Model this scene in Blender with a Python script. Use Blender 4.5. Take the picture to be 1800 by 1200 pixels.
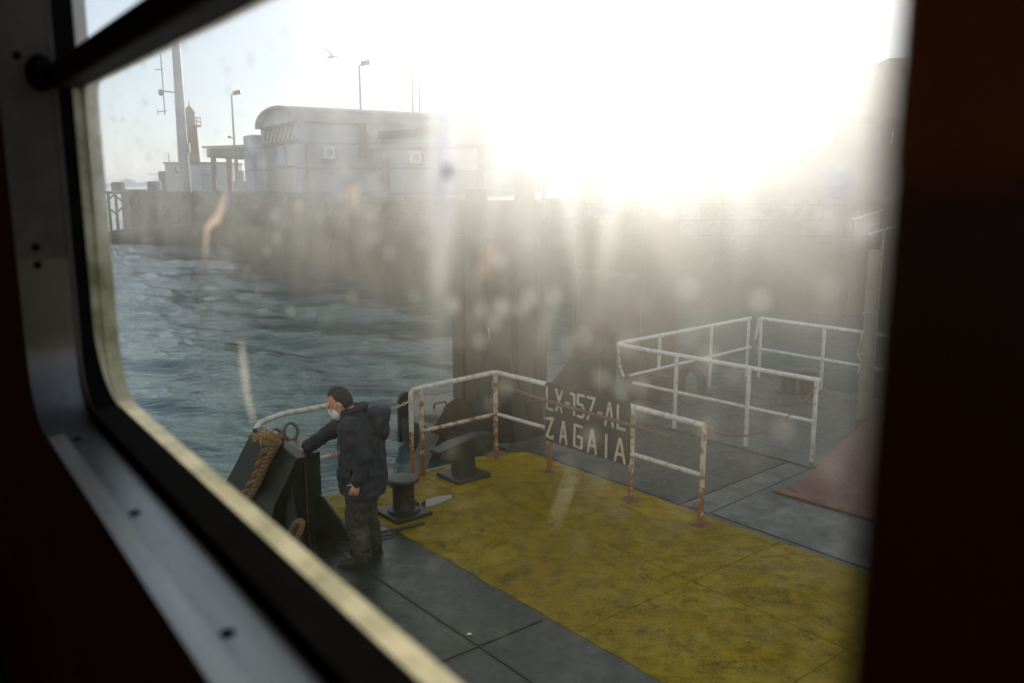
import bpy, bmesh, math, random
import numpy as np
from mathutils import Vector, Matrix

random.seed(7)
rng = np.random.default_rng(11)
for o in list(bpy.data.objects):
    bpy.data.objects.remove(o)
SC = bpy.context.scene
COL = SC.collection
R = math.radians

# ------------------------------------------------------------------ camera
CAM_H = 3.4
PITCH = R(10.35)
F = 1500.0                                     # focal length in photo pixels (1800 wide)
cd = bpy.data.cameras.new("camera")
cam = bpy.data.objects.new("camera", cd)
COL.objects.link(cam)
cam.location = (0, 0, CAM_H)
cam.rotation_euler = (R(90) - PITCH, 0, 0)
cd.sensor_width = 36.0
cd.lens = 36.0 * F / 1800.0
cd.clip_start = 0.01
cd.clip_end = 40000
cd.dof.use_dof = True
cd.dof.focus_distance = 9.5
cd.dof.aperture_fstop = 3.0
SC.camera = cam

# ------------------------------------------------------------------ world, sun, exposure
SUN_AZ, SUN_EL = R(11.0), R(14.0)
w = bpy.data.worlds.new("World")
SC.world = w
w.use_nodes = True
nt = w.node_tree
nt.nodes.clear()
wo = nt.nodes.new("ShaderNodeOutputWorld")
bg = nt.nodes.new("ShaderNodeBackground")
sky = nt.nodes.new("ShaderNodeTexSky")
sky.sky_type = 'NISHITA'
sky.sun_disc = False
sky.sun_elevation = SUN_EL
sky.sun_rotation = SUN_AZ
sky.air_density = 1.0
sky.dust_density = 0.4
sky.ozone_density = 2.0
bg.inputs["Strength"].default_value = 0.065
hsv = nt.nodes.new("ShaderNodeHueSaturation")
hsv.inputs["Saturation"].default_value = 0.62
tint = nt.nodes.new("ShaderNodeMix"); tint.data_type = 'RGBA'; tint.blend_type = 'MULTIPLY'
tint.inputs[0].default_value = 1.0; tint.inputs[7].default_value = (0.93, 0.99, 1.07, 1)
nt.links.new(sky.outputs[0], hsv.inputs["Color"]); nt.links.new(hsv.outputs[0], tint.inputs[6])
nt.links.new(tint.outputs[2], bg.inputs[0])
bg2 = nt.nodes.new("ShaderNodeBackground"); bg2.inputs["Color"].default_value = (0.90, 0.98, 1.08, 1); bg2.inputs["Strength"].default_value = 0.27
adds = nt.nodes.new("ShaderNodeAddShader"); nt.links.new(bg.outputs[0], adds.inputs[0]); nt.links.new(bg2.outputs[0], adds.inputs[1])
nt.links.new(adds.outputs[0], wo.inputs[0])
sd = bpy.data.lights.new("sun", 'SUN')
sd.energy = 4.0
sd.angle = R(0.5)
sd.color = (1.0, 0.95, 0.88)
sun = bpy.data.objects.new("sun", sd)
COL.objects.link(sun)
sdir = Vector((math.sin(SUN_AZ) * math.cos(SUN_EL), math.cos(SUN_AZ) * math.cos(SUN_EL), math.sin(SUN_EL)))
sun.rotation_euler = sdir.to_track_quat('Z', 'Y').to_euler()
sun.location = (0, 30, 30)
SC.view_settings.view_transform = 'Standard'
SC.view_settings.look = 'None'
SC.view_settings.exposure = 0.27
SC.view_settings.gamma = 1.0
SC.view_settings.use_curve_mapping = False
SC.render.engine = 'CYCLES'
SC.cycles.max_bounces = 8
SC.cycles.transparent_max_bounces = 16
SC.cycles.volume_bounces = 0
SC.cycles.use_denoising = True
SC.cycles.caustics_reflective = False
SC.cycles.caustics_refractive = False
SC.cycles.sample_clamp_indirect = 4.0

# ------------------------------------------------------------------ measuring helpers
CP, SP = math.cos(PITCH), math.sin(PITCH)
def ray(px, py):
    x, y = (px - 900) / F, (600 - py) / F
    return Vector((x, CP + y * SP, -SP + y * CP))
def gz(px, py, z=0.0):
    d = ray(px, py); t = (z - CAM_H) / d.z
    return Vector((0, 0, CAM_H)) + d * t
def atY(px, py, Y):
    d = ray(px, py)
    return Vector((0, 0, CAM_H)) + d * (Y / d.y)
# pontoon axes: u runs along the pontoon (away to the left), v across it (away from the ferry)
UU = Vector((-0.643, 0.766, 0)); VV = Vector((0.766, 0.643, 0))
def uv(u, v, z=0.0):
    return UU * u + VV * v + Vector((0, 0, z))
def onv(px, py, v):
    d = ray(px, py); o = Vector((0, 0, CAM_H))
    t = (v - o.dot(VV)) / d.dot(VV)
    return o + d * t
PONT_RZ = math.atan2(VV.y, VV.x)               # local x = v, local y = u

# ------------------------------------------------------------------ materials
MATS = {}
def lin(c):
    return tuple(((x / 12.92) if x <= 0.04045 else ((x + 0.055) / 1.055) ** 2.4) for x in c)
class NT:
    def __init__(s, name):
        s.m = bpy.data.materials.new(name); s.m.use_nodes = True
        s.t = s.m.node_tree; s.t.nodes.clear()
        s.out = s.t.nodes.new("ShaderNodeOutputMaterial")
    def n(s, typ, **kw):
        nd = s.t.nodes.new(typ)
        for k, v in kw.items():
            if k in nd.inputs.keys(): nd.inputs[k].default_value = v
            else: setattr(nd, k, v)
        return nd
    def l(s, a, b): s.t.links.new(a, b)
    def coords(s, scale=(1, 1, 1), kind="Object"):
        tc = s.n("ShaderNodeTexCoord"); mp = s.n("ShaderNodeMapping")
        mp.inputs["Scale"].default_value = scale
        s.l(tc.outputs[kind], mp.inputs["Vector"]); return mp.outputs[0]
    def noise(s, vec, scale, detail=5, rough=0.6, dist=0.0):
        nd = s.n("ShaderNodeTexNoise", Scale=scale, Detail=detail, Roughness=rough, Distortion=dist)
        s.l(vec, nd.inputs["Vector"]); return nd.outputs["Fac"]
    def ramp(s, fac, lo, hi, a=0.0, b=1.0):
        nd = s.n("ShaderNodeMapRange")
        nd.inputs["From Min"].default_value = lo; nd.inputs["From Max"].default_value = hi
        nd.inputs["To Min"].default_value = a; nd.inputs["To Max"].default_value = b
        s.l(fac, nd.inputs["Value"]); return nd.outputs[0]
    def mix(s, fac, a, b):
        nd = s.n("ShaderNodeMix", data_type='RGBA')
        if hasattr(fac, "links"): s.l(fac, nd.inputs[0])
        else: nd.inputs[0].default_value = fac
        for v, i in ((a, 6), (b, 7)):
            if hasattr(v, "links"): s.l(v, nd.inputs[i])
            else: nd.inputs[i].default_value = (*v, 1)
        return nd.outputs[2]
    def math(s, op, a, b=0.0):
        nd = s.n("ShaderNodeMath", operation=op)
        for v, i in ((a, 0), (b, 1)):
            if hasattr(v, "links"): s.l(v, nd.inputs[i])
            else: nd.inputs[i].default_value = v
        return nd.outputs[0]
    def bsdf(s, color, rough=0.6, metal=0.0, bump=None, strength=0.3, dist=0.01, **kw):
        b = s.n("ShaderNodeBsdfPrincipled")
        if hasattr(color, "links"): s.l(color, b.inputs["Base Color"])
        else: b.inputs["Base Color"].default_value = (*color, 1)
        if hasattr(rough, "links"): s.l(rough, b.inputs["Roughness"])
        else: b.inputs["Roughness"].default_value = rough
        b.inputs["Metallic"].default_value = metal
        for k, v in kw.items(): b.inputs[k.replace("_", " ")].default_value = v
        if bump is not None:
            bp = s.n("ShaderNodeBump", Strength=strength, Distance=dist)
            s.l(bump, bp.inputs["Height"]); s.l(bp.outputs[0], b.inputs["Normal"])
        s.l(b.outputs[0], s.out.inputs[0]); return b
    def done(s, key):
        MATS[key] = s.m; return s.m

def simple(key, c1, c2, scale=8, rough=0.6, metal=0.0, lo=0.4, hi=0.65, bump=0.2, dist=0.004, detail=6, spec=0.5):
    k = NT(key); v = k.coords()
    f = k.noise(v, scale, detail)
    k.bsdf(k.mix(k.ramp(f, lo, hi), c1, c2), rough, metal, k.noise(v, scale * 6, 4), bump, dist).inputs["Specular IOR Level"].default_value = spec
    return k.done(key)

def rusty_paint(key, paint, amount=0.55, rust=(0.30, 0.10, 0.025), rough=0.45, scale=9, lowz=None):
    k = NT(key); v = k.coords()
    a = k.noise(v, scale, 7, 0.7); b = k.noise(v, scale * 5, 4, 0.7)
    s = k.math('ADD', k.math('MULTIPLY', a, 0.7), k.math('MULTIPLY', b, 0.3))
    if lowz is not None:
        sep = k.n("ShaderNodeSeparateXYZ"); tc = k.n("ShaderNodeTexCoord"); k.l(tc.outputs["Object"], sep.inputs[0])
        s = k.math('ADD', s, k.ramp(sep.outputs["Z"], lowz[0], lowz[1], lowz[2], 0.0))
    msk = k.ramp(s, amount, amount + 0.07)
    rc = k.mix(k.noise(v, scale * 9, 3), rust, tuple(x * 0.45 for x in rust))
    dirty = k.mix(k.ramp(a, 0.35, 0.62), paint, tuple(p * 0.72 * c for p, c in zip(paint, (1, 0.94, 0.84))))
    k.bsdf(k.mix(msk, dirty, rc), k.ramp(msk, 0, 1, rough, 0.85), 0.0, b, 0.35, 0.003)
    return k.done(key)

rusty_paint("white_rail", (0.80, 0.79, 0.78), 0.57, scale=13)
rusty_paint("white_rail_clean", (0.82, 0.82, 0.81), 0.61, scale=13)
rusty_paint("rusty_post", (0.74, 0.64, 0.55), 0.50, rust=(0.42, 0.16, 0.035), lowz=(0.0, 0.62, 0.14))
rusty_paint("rust_rod", (0.16, 0.075, 0.05), 0.5, rust=(0.22, 0.08, 0.03))
rusty_paint("black_steel", (0.034, 0.034, 0.026), 0.60, rust=(0.16, 0.075, 0.03), rough=0.42, scale=5)
rusty_paint("green_steel", (0.024, 0.030, 0.021), 0.62, rust=(0.12, 0.06, 0.025), rough=0.4, scale=4)
rusty_paint("pile_steel", (0.055, 0.036, 0.024), 0.48, rust=(0.12, 0.05, 0.025), rough=0.7, scale=3)
rusty_paint("sign_black", (0.012, 0.011, 0.010), 0.66, rust=(0.10, 0.05, 0.02), rough=0.55, scale=6)
rusty_paint("letter_white", (0.78, 0.72, 0.66), 0.55, rust=(0.60, 0.33, 0.12), scale=7)
rusty_paint("pipe_cream", (0.42, 0.40, 0.32), 0.58, rust=(0.42, 0.30, 0.10), scale=4)
rusty_paint("grey_raft", (0.17, 0.17, 0.15), 0.60, rust=(0.22, 0.13, 0.06), scale=3, rough=0.4)
simple("rope", (0.28, 0.175, 0.085), (0.11, 0.062, 0.028), 60, 0.95, bump=0.6)
simple("frayed_rope", (0.66, 0.45, 0.22), (0.42, 0.24, 0.10), 60, 0.95)
simple("chain_white", (0.62, 0.56, 0.48), (0.36, 0.22, 0.12), 40, 0.6)
simple("chain_rust", (0.30, 0.11, 0.05), (0.16, 0.06, 0.03), 40, 0.7)
simple("skin", (0.70, 0.35, 0.26), (0.62, 0.26, 0.19), 14, 0.5, bump=0.05)
simple("hair_dark", (0.03, 0.028, 0.026), (0.085, 0.08, 0.075), 60, 0.7, bump=0.8)
simple("mask_white", (0.86, 0.86, 0.86), (0.80, 0.80, 0.80), 30, 0.8)
simple("glove_blue", (0.03, 0.075, 0.12), (0.05, 0.11, 0.16), 30, 0.6)
simple("boot_black", (0.012, 0.011, 0.010), (0.024, 0.022, 0.018), 20, 0.55)
simple("zip_grey", (0.10, 0.10, 0.10), (0.06, 0.06, 0.06), 20, 0.5)
simple("eye_dark", (0.03, 0.02, 0.015), (0.02, 0.012, 0.01), 20, 0.3)
def cloth(key, c1, c2, sc):
    k = NT(key); v = k.coords((1, 1, 0.55))
    f = k.noise(v, sc, 6, 0.6, 0.6)
    wr = k.noise(v, sc * 1.7, 3, 0.5, 1.2)
    k.bsdf(k.mix(k.ramp(f, 0.35, 0.7), c1, c2), 0.72, 0, wr, 0.55, 0.05)
    return k.done(key)
cloth("jacket_navy", (0.016, 0.021, 0.032), (0.034, 0.040, 0.052), 7)
cloth("trouser_dark", (0.032, 0.033, 0.026), (0.050, 0.050, 0.038), 8)

# deck paints
def deck(key, cols, wet=0.5, bump_scale=60, plate=False, rlo=0.12, rhi=0.6, bstr=0.3, spec=0.45, chip=False):
    k = NT(key); v = k.coords()
    big = k.noise(v, 1.1, 6, 0.62, 0.3); mid = k.noise(v, 6.0, 7, 0.72, 0.4); fine = k.noise(v, 55.0, 5, 0.75)
    c = k.mix(k.ramp(big, 0.36, 0.66), cols[0], cols[1])
    c = k.mix(k.ramp(k.math('ADD', k.math('MULTIPLY', mid, 0.55), k.math('MULTIPLY', fine, 0.45)), 0.46, 0.56), c, cols[2])
    c = k.mix(k.ramp(k.math('ADD', k.math('MULTIPLY', k.noise(v, 2.2, 7, 0.72, 1.0), 0.75), k.math('MULTIPLY', fine, 0.25)), 0.56, 0.66), c, cols[3])
    chips = k.ramp(k.math('ADD', k.math('MULTIPLY', k.noise(v, 3.4, 9, 0.78, 0.6), 0.8), k.math('MULTIPLY', k.noise(v, 0.9, 3), 0.2)), 0.595, 0.612)
    if chip: c = k.mix(chips, c, k.mix(fine, (0.055, 0.038, 0.022), (0.10, 0.062, 0.030)))
    r = k.ramp(k.math('ADD', k.math('MULTIPLY', k.noise(v, 1.6, 5, 0.6), 0.6), k.math('MULTIPLY', mid, 0.4)), 0.5 - wet * 0.16, 0.62, rlo, rhi)
    h = k.math('ADD', k.math('MULTIPLY', mid, 0.5), fine)
    if plate:
        wv = k.n("ShaderNodeTexWave", wave_type='BANDS', bands_direction='DIAGONAL', Scale=11.0, Distortion=0.0)
        mp = k.coords((1, 1, 0)); k.l(mp, wv.inputs["Vector"])
        h = k.math('ADD', h, k.math('MULTIPLY', wv.outputs["Fac"], 1.2))
    k.bsdf(c, r, 0, h, bstr, 0.006).inputs["Specular IOR Level"].default_value = spec
    return k.done(key)
deck("deck_dark", [(0.030, 0.043, 0.033), (0.046, 0.058, 0.044), (0.020, 0.029, 0.022), (0.085, 0.082, 0.062)], 0.8, spec=0.5, rlo=0.10, rhi=0.48, bstr=0.45)
deck("deck_yellow", [(0.325, 0.235, 0.003), (0.255, 0.170, 0.003), (0.165, 0.120, 0.010), (0.070, 0.044, 0.012)], 0.35, rlo=0.4, rhi=0.9, bstr=0.6, spec=0.12, chip=True)
deck("deck_yellow_fresh", [(0.36, 0.26, 0.002), (0.32, 0.215, 0.003), (0.24, 0.15, 0.006), (0.09, 0.05, 0.02)], 0.3, rlo=0.4, rhi=0.9, spec=0.08)
deck("deck_plate", [(0.050, 0.056, 0.048), (0.070, 0.073, 0.064), (0.034, 0.038, 0.032), (0.085, 0.075, 0.058)], 0.6, spec=0.3, plate=True)
deck("deck_grey", [(0.085, 0.092, 0.086), (0.115, 0.12, 0.11), (0.062, 0.068, 0.062), (0.09, 0.078, 0.06)], 0.6, spec=0.3)
deck("ramp_red", [(0.125, 0.042, 0.030), (0.155, 0.058, 0.042), (0.13, 0.045, 0.035), (0.10, 0.055, 0.045)], 0.5, plate=True)
simple("rust_stain", (0.22, 0.105, 0.02), (0.13, 0.055, 0.018), 14, 0.8, bump=0.3)
simple("puddle_water", (0.02, 0.022, 0.022), (0.03, 0.03, 0.028), 4, 0.03, bump=0.02)

# water
k = NT("sea_water"); v = k.coords((0.62, 1.35, 1))
n1 = k.noise(v, 2.4, 4, 0.55, 0.1); n2 = k.noise(v, 8.0, 3, 0.55, 0.1)
hh = k.math('ADD', k.math('MULTIPLY', n1, 1.0), k.math('MULTIPLY', n2, 0.32))
bb = k.bsdf(k.mix(k.ramp(k.noise(v, 0.25, 3), 0.3, 0.7), (0.038, 0.088, 0.098), (0.054, 0.112, 0.122)), 0.09, 0, hh, 0.55, 0.075)
bb.inputs["IOR"].default_value = 1.33
k.done("sea_water")

# stone quay: courses of blocks with weed low down
k = NT("quay_stone")
tc = k.n("ShaderNodeTexCoord"); sep = k.n("ShaderNodeSeparateXYZ"); k.l(tc.outputs["UV"], sep.inputs[0])
br = k.n("ShaderNodeTexBrick", Scale=1.0)
br.inputs["Color1"].default_value = (0.31, 0.29, 0.255, 1); br.inputs["Color2"].default_value = (0.20, 0.185, 0.155, 1)
br.inputs["Mortar"].default_value = (0.13, 0.115, 0.09, 1); br.inputs["Mortar Size"].default_value = 0.018
br.inputs["Brick Width"].default_value = 1.3; br.inputs["Row Height"].default_value = 0.52
wv_ = k.n("ShaderNodeTexNoise", Scale=0.9, Detail=3.0); k.l(tc.outputs["UV"], wv_.inputs["Vector"])
vm = k.n("ShaderNodeVectorMath", operation='MULTIPLY_ADD'); vm.inputs[1].default_value = (0.35, 0.14, 0); k.l(wv_.outputs["Color"], vm.inputs[0]); k.l(tc.outputs["UV"], vm.inputs[2])
k.l(vm.outputs[0], br.inputs["Vector"])
nz = k.noise(tc.outputs["UV"], 1.2, 6, 0.7)
h2 = k.math('ADD', sep.outputs["Y"], k.math('MULTIPLY', nz, 1.6))
weed = k.ramp(h2, 2.6, 3.7, 1, 0)
c = k.mix(k.ramp(k.noise(tc.outputs["UV"], 0.6, 6, 0.7), 0.40, 0.62), br.outputs["Color"], (0.11, 0.085, 0.05))
c = k.mix(weed, c, k.mix(nz, (0.030, 0.033, 0.014), (0.07, 0.060, 0.026)))
k.bsdf(c, 0.85, 0, k.noise(tc.outputs["UV"], 9, 5), 0.6, 0.05)
k.done("quay_stone")
simple("quay_paving", (0.13, 0.12, 0.10), (0.09, 0.082, 0.068), 0.6, 0.9)
simple("weedy_stone", (0.06, 0.055, 0.03), (0.11, 0.095, 0.06), 1.5, 0.9, bump=0.8, dist=0.1)

def metal_wall(key, c1, c2, period):
    k = NT(key); v = k.coords()
    wv = k.n("ShaderNodeTexWave", wave_type='BANDS', bands_direction='Z', Scale=period, Distortion=0.0)
    k.l(v, wv.inputs["Vector"])
    seam = k.ramp(wv.outputs["Fac"], 0.0, 0.04, 1, 0)
    c = k.mix(k.ramp(k.noise(v, 0.8, 6, 0.7), 0.4, 0.7), c1, c2)
    c = k.mix(seam, c, tuple(x * 0.55 for x in c1))
    k.bsdf(c, 0.5, 0, k.noise(v, 3, 3), 0.1, 0.02)
    return k.done(key)
metal_wall("shed_panel", (0.40, 0.43, 0.48), (0.31, 0.335, 0.38), 0.22)
simple("shed_trim", (0.17, 0.125, 0.085), (0.12, 0.085, 0.06), 2, 0.7)
simple("shed_roof", (0.34, 0.33, 0.30), (0.24, 0.22, 0.19), 1, 0.7)
simple("shed_white", (0.78, 0.78, 0.76), (0.66, 0.66, 0.64), 1, 0.6)
simple("shed_glass", (0.22, 0.22, 0.18), (0.30, 0.29, 0.24), 0.5, 0.12, bump=0.02)
simple("poster_blue", (0.36, 0.45, 0.58), (0.44, 0.52, 0.62), 2, 0.6)
simple("white_render", (0.66, 0.65, 0.62), (0.52, 0.50, 0.46), 0.8, 0.85)
simple("lighthouse_red", (0.40, 0.19, 0.11), (0.32, 0.15, 0.09), 0.8, 0.6)
simple("mast_grey", (0.42, 0.42, 0.42), (0.34, 0.33, 0.32), 2, 0.5)
simple("dark_metal", (0.06, 0.06, 0.06), (0.09, 0.085, 0.08), 5, 0.5)
simple("lamp_lens", (0.5, 0.5, 0.48), (0.45, 0.45, 0.43), 5, 0.3)
simple("terminal_wall", (0.22, 0.21, 0.19), (0.16, 0.155, 0.14), 1, 0.8)
simple("terminal_roof", (0.20, 0.19, 0.18), (0.15, 0.14, 0.13), 1, 0.7)
simple("gull_grey", (0.35, 0.35, 0.36), (0.5, 0.5, 0.5), 5, 0.8)
simple("city_wall", (0.40, 0.38, 0.36), (0.30, 0.29, 0.28), 0.05, 0.9)
simple("far_land", (0.10, 0.11, 0.08), (0.15, 0.14, 0.11), 0.01, 1.0)
simple("timber_dark", (0.06, 0.042, 0.026), (0.10, 0.07, 0.045), 3, 0.85, bump=0.6, dist=0.02)

# ferry interior
simple("gasket_black", (0.007, 0.007, 0.007), (0.011, 0.010, 0.010), 20, 0.9, bump=0.1, spec=0.0)
simple("rim_cream", (0.80, 0.72, 0.48), (0.26, 0.27, 0.12), 14, 0.6, lo=0.42, hi=0.70)
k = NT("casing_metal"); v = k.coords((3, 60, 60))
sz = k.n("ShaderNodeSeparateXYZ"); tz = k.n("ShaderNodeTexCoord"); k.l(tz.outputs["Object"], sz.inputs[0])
upper_shade = k.ramp(k.math('ADD', sz.outputs["Z"], k.math('MULTIPLY', k.noise(k.coords(), 12, 5), 0.06)), -0.32, -0.21, 0.0, 1.0)  # metal darkens upward in its colour, in place of dimmer light up the side
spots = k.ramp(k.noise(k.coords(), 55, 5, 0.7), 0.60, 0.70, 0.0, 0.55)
cm = k.mix(upper_shade, k.mix(k.ramp(k.noise(v, 2, 4), 0.3, 0.7), (0.31, 0.33, 0.35), (0.24, 0.255, 0.27)), (0.095, 0.088, 0.075))
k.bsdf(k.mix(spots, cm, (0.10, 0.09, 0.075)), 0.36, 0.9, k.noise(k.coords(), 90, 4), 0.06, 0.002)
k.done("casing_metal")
simple("casing_beige", (0.075, 0.055, 0.038), (0.05, 0.036, 0.025), 20, 0.5, bump=0.1)
simple("cabin_wood", (0.26, 0.055, 0.016), (0.18, 0.036, 0.012), 6, 0.4, bump=0.1)
simple("bar_brown", (0.045, 0.026, 0.018), (0.03, 0.018, 0.012), 12, 0.55, bump=0.1, spec=0.15)
simple("painted_glow", (0.80, 0.22, 0.05), (0.66, 0.16, 0.03), 6, 0.6)  # warm glow put into the colour
simple("cabin_ceiling", (0.20, 0.17, 0.14), (0.16, 0.14, 0.11), 3, 0.7)
simple("cabin_floor", (0.06, 0.05, 0.045), (0.09, 0.075, 0.06), 6, 0.5)
simple("hull_white", (0.70, 0.70, 0.68), (0.60, 0.59, 0.55), 2, 0.5)
k = NT("orange_streak")  # orange translucent, denser towards the edges of the shape
tr_n = k.n("ShaderNodeBsdfTransparent"); tl = k.n("ShaderNodeBsdfTranslucent"); tl.inputs[0].default_value = (1.0, 0.80, 0.64, 1)
gs = k.n("ShaderNodeBsdfGlossy"); gs.inputs["Roughness"].default_value = 0.15
lw = k.n("ShaderNodeLayerWeight", Blend=0.35)
m1 = k.n("ShaderNodeMixShader"); m2 = k.n("ShaderNodeMixShader"); m2.inputs[0].default_value = 0.12
k.l(k.ramp(lw.outputs["Facing"], 0.15, 0.9, 0.22, 0.95), m1.inputs[0]); k.l(tr_n.outputs[0], m1.inputs[1]); k.l(tl.outputs[0], m1.inputs[2])
k.l(m1.outputs[0], m2.inputs[1]); k.l(gs.outputs[0], m2.inputs[2]); k.l(m2.outputs[0], k.out.inputs[0]); k.done("orange_streak")

k = NT("pale_streak")
tr_n = k.n("ShaderNodeBsdfTransparent"); tl = k.n("ShaderNodeBsdfTranslucent"); tl.inputs[0].default_value = (0.95, 0.92, 0.82, 1)
m1 = k.n("ShaderNodeMixShader"); k.l(k.ramp(k.noise(k.coords(), 400, 3), 0.35, 0.7, 0.05, 0.26), m1.inputs[0])
k.l(tr_n.outputs[0], m1.inputs[1]); k.l(tl.outputs[0], m1.inputs[2]); k.l(m1.outputs[0], k.out.inputs[0]); k.done("pale_streak")

# salt film on the window: a thin slab that scatters the low sun forward
def salt_pane(key, dens, clean=False):
    k = NT(key)
    tr = k.n("ShaderNodeBsdfTransparent"); tr.inputs[0].default_value = (1, 1, 1, 1)
    k.l(tr.outputs[0], k.out.inputs["Surface"])
    v = k.coords()                                  # x along the window, z up
    sp = k.n("ShaderNodeSeparateXYZ"); tc = k.n("ShaderNodeTexCoord"); k.l(tc.outputs["Object"], sp.inputs[0])
    X, Z = sp.outputs["X"], sp.outputs["Z"]
    n_a, n_b = k.noise(v, 7.0, 6, 0.62, 0.8), k.noise(v, 2.6, 4, 0.6, 0.5)
    cloud = k.math('ADD', k.ramp(n_a, 0.32, 0.70, 0.25, 1.35), k.ramp(n_b, 0.35, 0.65, 0.0, 0.6))
    band = k.math('ADD', 0.07, k.math('MULTIPLY', k.math('POWER', k.ramp(Z, -0.17, 0.01, 0.0, 1.0), 1.6), 1.75))
    wash = k.math('ADD', k.math('MULTIPLY', k.ramp(X, 0.43, 0.52, 0.85, 0.0), k.ramp(X, 0.15, 0.26, 0.32, 1.0)), k.ramp(X, 0.45, 1.30, 0.46, 0.24))
    # run marks left by spray, none quite straight
    wob = k.math('ADD', X, k.math('MULTIPLY', k.math('SUBTRACT', k.noise(k.coords((2, 1, 5)), 1.0, 3, 0.5), 0.5), 0.03))
    cx = k.n("ShaderNodeCombineXYZ"); k.l(k.math('MULTIPLY', wob, 34.0), cx.inputs[0]); k.l(k.math('MULTIPLY', Z, 3.2), cx.inputs[2])
    runs = k.ramp(k.noise(cx.outputs[0], 1.0, 3, 0.6), 0.60, 0.80, 0.0, 1.3)
    for s0_, wd_, am_, tl_, zl_ in ((0.455, 0.018, 4.2, 0.06, -0.14), (0.395, 0.006, 1.2, 0.30, -0.10), (0.300, 0.008, 1.4, 0.20, -0.10), (0.226, 0.006, 1.2, 0.0, -0.07), (0.335, 0.005, 1.2, -0.20, -0.13), (0.60, 0.02, 0.5, 0.0, -0.10)):
        ds = k.math('ABSOLUTE', k.math('SUBTRACT', k.math('ADD', wob, k.math('MULTIPLY', Z, tl_)), s0_))
        runs = k.math('ADD', runs, k.math('MULTIPLY', k.math('MULTIPLY', k.ramp(ds, 0.0, wd_, am_, 0.0), k.ramp(Z, zl_, zl_ + 0.12, 0.0, 1.0)), k.ramp(k.noise(v, 16, 3), 0.3, 0.6, 0.4, 1.2)))
    # dried drops of several sizes
    drops = 0.0
    for sc_, r0, r1, th in ((38.0, 0.16, 0.22, 0.72), (75.0, 0.20, 0.28, 0.68)):
        vo = k.n("ShaderNodeTexVoronoi", Scale=sc_); k.l(v, vo.inputs["Vector"])
        vr = k.n("ShaderNodeSeparateColor"); k.l(vo.outputs["Color"], vr.inputs[0])
        dd = k.math('MULTIPLY', k.ramp(vo.outputs["Distance"], r0, r1, 1, 0), k.ramp(vr.outputs[0], th, 1.0, 0, 8.5))
        drops = dd if drops == 0.0 else k.math('ADD', drops, dd)
    spray = k.math('MULTIPLY', k.math('MULTIPLY', k.ramp(k.math('ABSOLUTE', k.math('ADD', Z, 0.035)), 0.012, 0.06, 0.55, 0.0), k.ramp(X, 0.42, 0.55, 0.0, 1.0)), k.ramp(k.noise(v, 11.0, 5, 0.65, 0.6), 0.36, 0.66, 0.2, 1.6))
    if clean:
        d = k.math('MULTIPLY', cloud, 0.4)
    else:
        d = k.math('MULTIPLY', k.math('MULTIPLY', k.math('ADD', k.math('ADD', cloud, runs), drops), band), wash)
    if not clean: d = k.math('ADD', d, spray)
    nw = k.math('MULTIPLY', d, dens); mw = k.math('MULTIPLY', d, dens * 0.24); ww = k.math('MULTIPLY', d, dens * 0.05)
    prev = None
    for den, g, c in ((nw, 0.90, (1, 0.98, 0.93)), (mw, 0.66, (1, 0.92, 0.76)), (ww, 0.0, (0.92, 0.88, 0.70))):
        vs = k.n("ShaderNodeVolumeScatter"); vs.inputs["Color"].default_value = (*c, 1); vs.inputs["Anisotropy"].default_value = g
        k.l(den, vs.inputs["Density"])
        if prev is None: prev = vs.outputs[0]
        else:
            ad = k.n("ShaderNodeAddShader"); k.l(prev, ad.inputs[0]); k.l(vs.outputs[0], ad.inputs[1]); prev = ad.outputs[0]
    ab = k.n("ShaderNodeVolumeAbsorption"); ab.inputs["Color"].default_value = (1.0, 0.94, 0.76, 1)
    k.l(k.math('MULTIPLY', k.ramp(Z, -0.12, 0.0, 200.0, 20.0), k.ramp(X, 0.35, 1.2, 1.0, 0.16)), ab.inputs["Density"])
    ad = k.n("ShaderNodeAddShader"); k.l(prev, ad.inputs[0]); k.l(ab.outputs[0], ad.inputs[1]); prev = ad.outputs[0]
    k.l(prev, k.out.inputs["Volume"])
    return k.done(key)
salt_pane("salt_glass", 42.0)
salt_pane("clear_glass", 20.0, True)

# ------------------------------------------------------------------ mesh helpers
def link(name, bm, mat, parent=None, smooth=True, angle=40):
    me = bpy.data.meshes.new(name)
    bmesh.ops.recalc_face_normals(bm, faces=bm.faces)
    bm.to_mesh(me); bm.free()
    return link_me(name, me, mat, parent, smooth, angle)
def link_me(name, me, mat, parent=None, smooth=True, angle=40):
    if isinstance(mat, (list, tuple)):
        for m in mat: me.materials.append(MATS[m])
    else: me.materials.append(MATS[mat])
    o = bpy.data.objects.new(name, me); COL.objects.link(o)
    if smooth:
        me.shade_smooth()
        try: me.set_sharp_from_angle(angle=R(angle))
        except Exception: pass
    if parent is not None: o.parent = parent
    return o
def empty(name, loc, label=None, cat=None, group=None, rz=0):
    o = bpy.data.objects.new(name, None); COL.objects.link(o)
    o.location = loc; o.rotation_euler = (0, 0, rz); o.empty_display_size = 0.2
    return tag(o, label, cat, group)
def tag(o, label=None, cat=None, group=None, kind=None):
    if label: o["label"] = label
    if cat: o["category"] = cat
    if group: o["group"] = group
    if kind: o["kind"] = kind
    return o
def base(o, loc):
    """move the object's origin to loc (world) keeping its mesh in place"""
    loc = Vector(loc); o.data.transform(Matrix.Translation(-loc)); o.location = loc; return o

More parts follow.
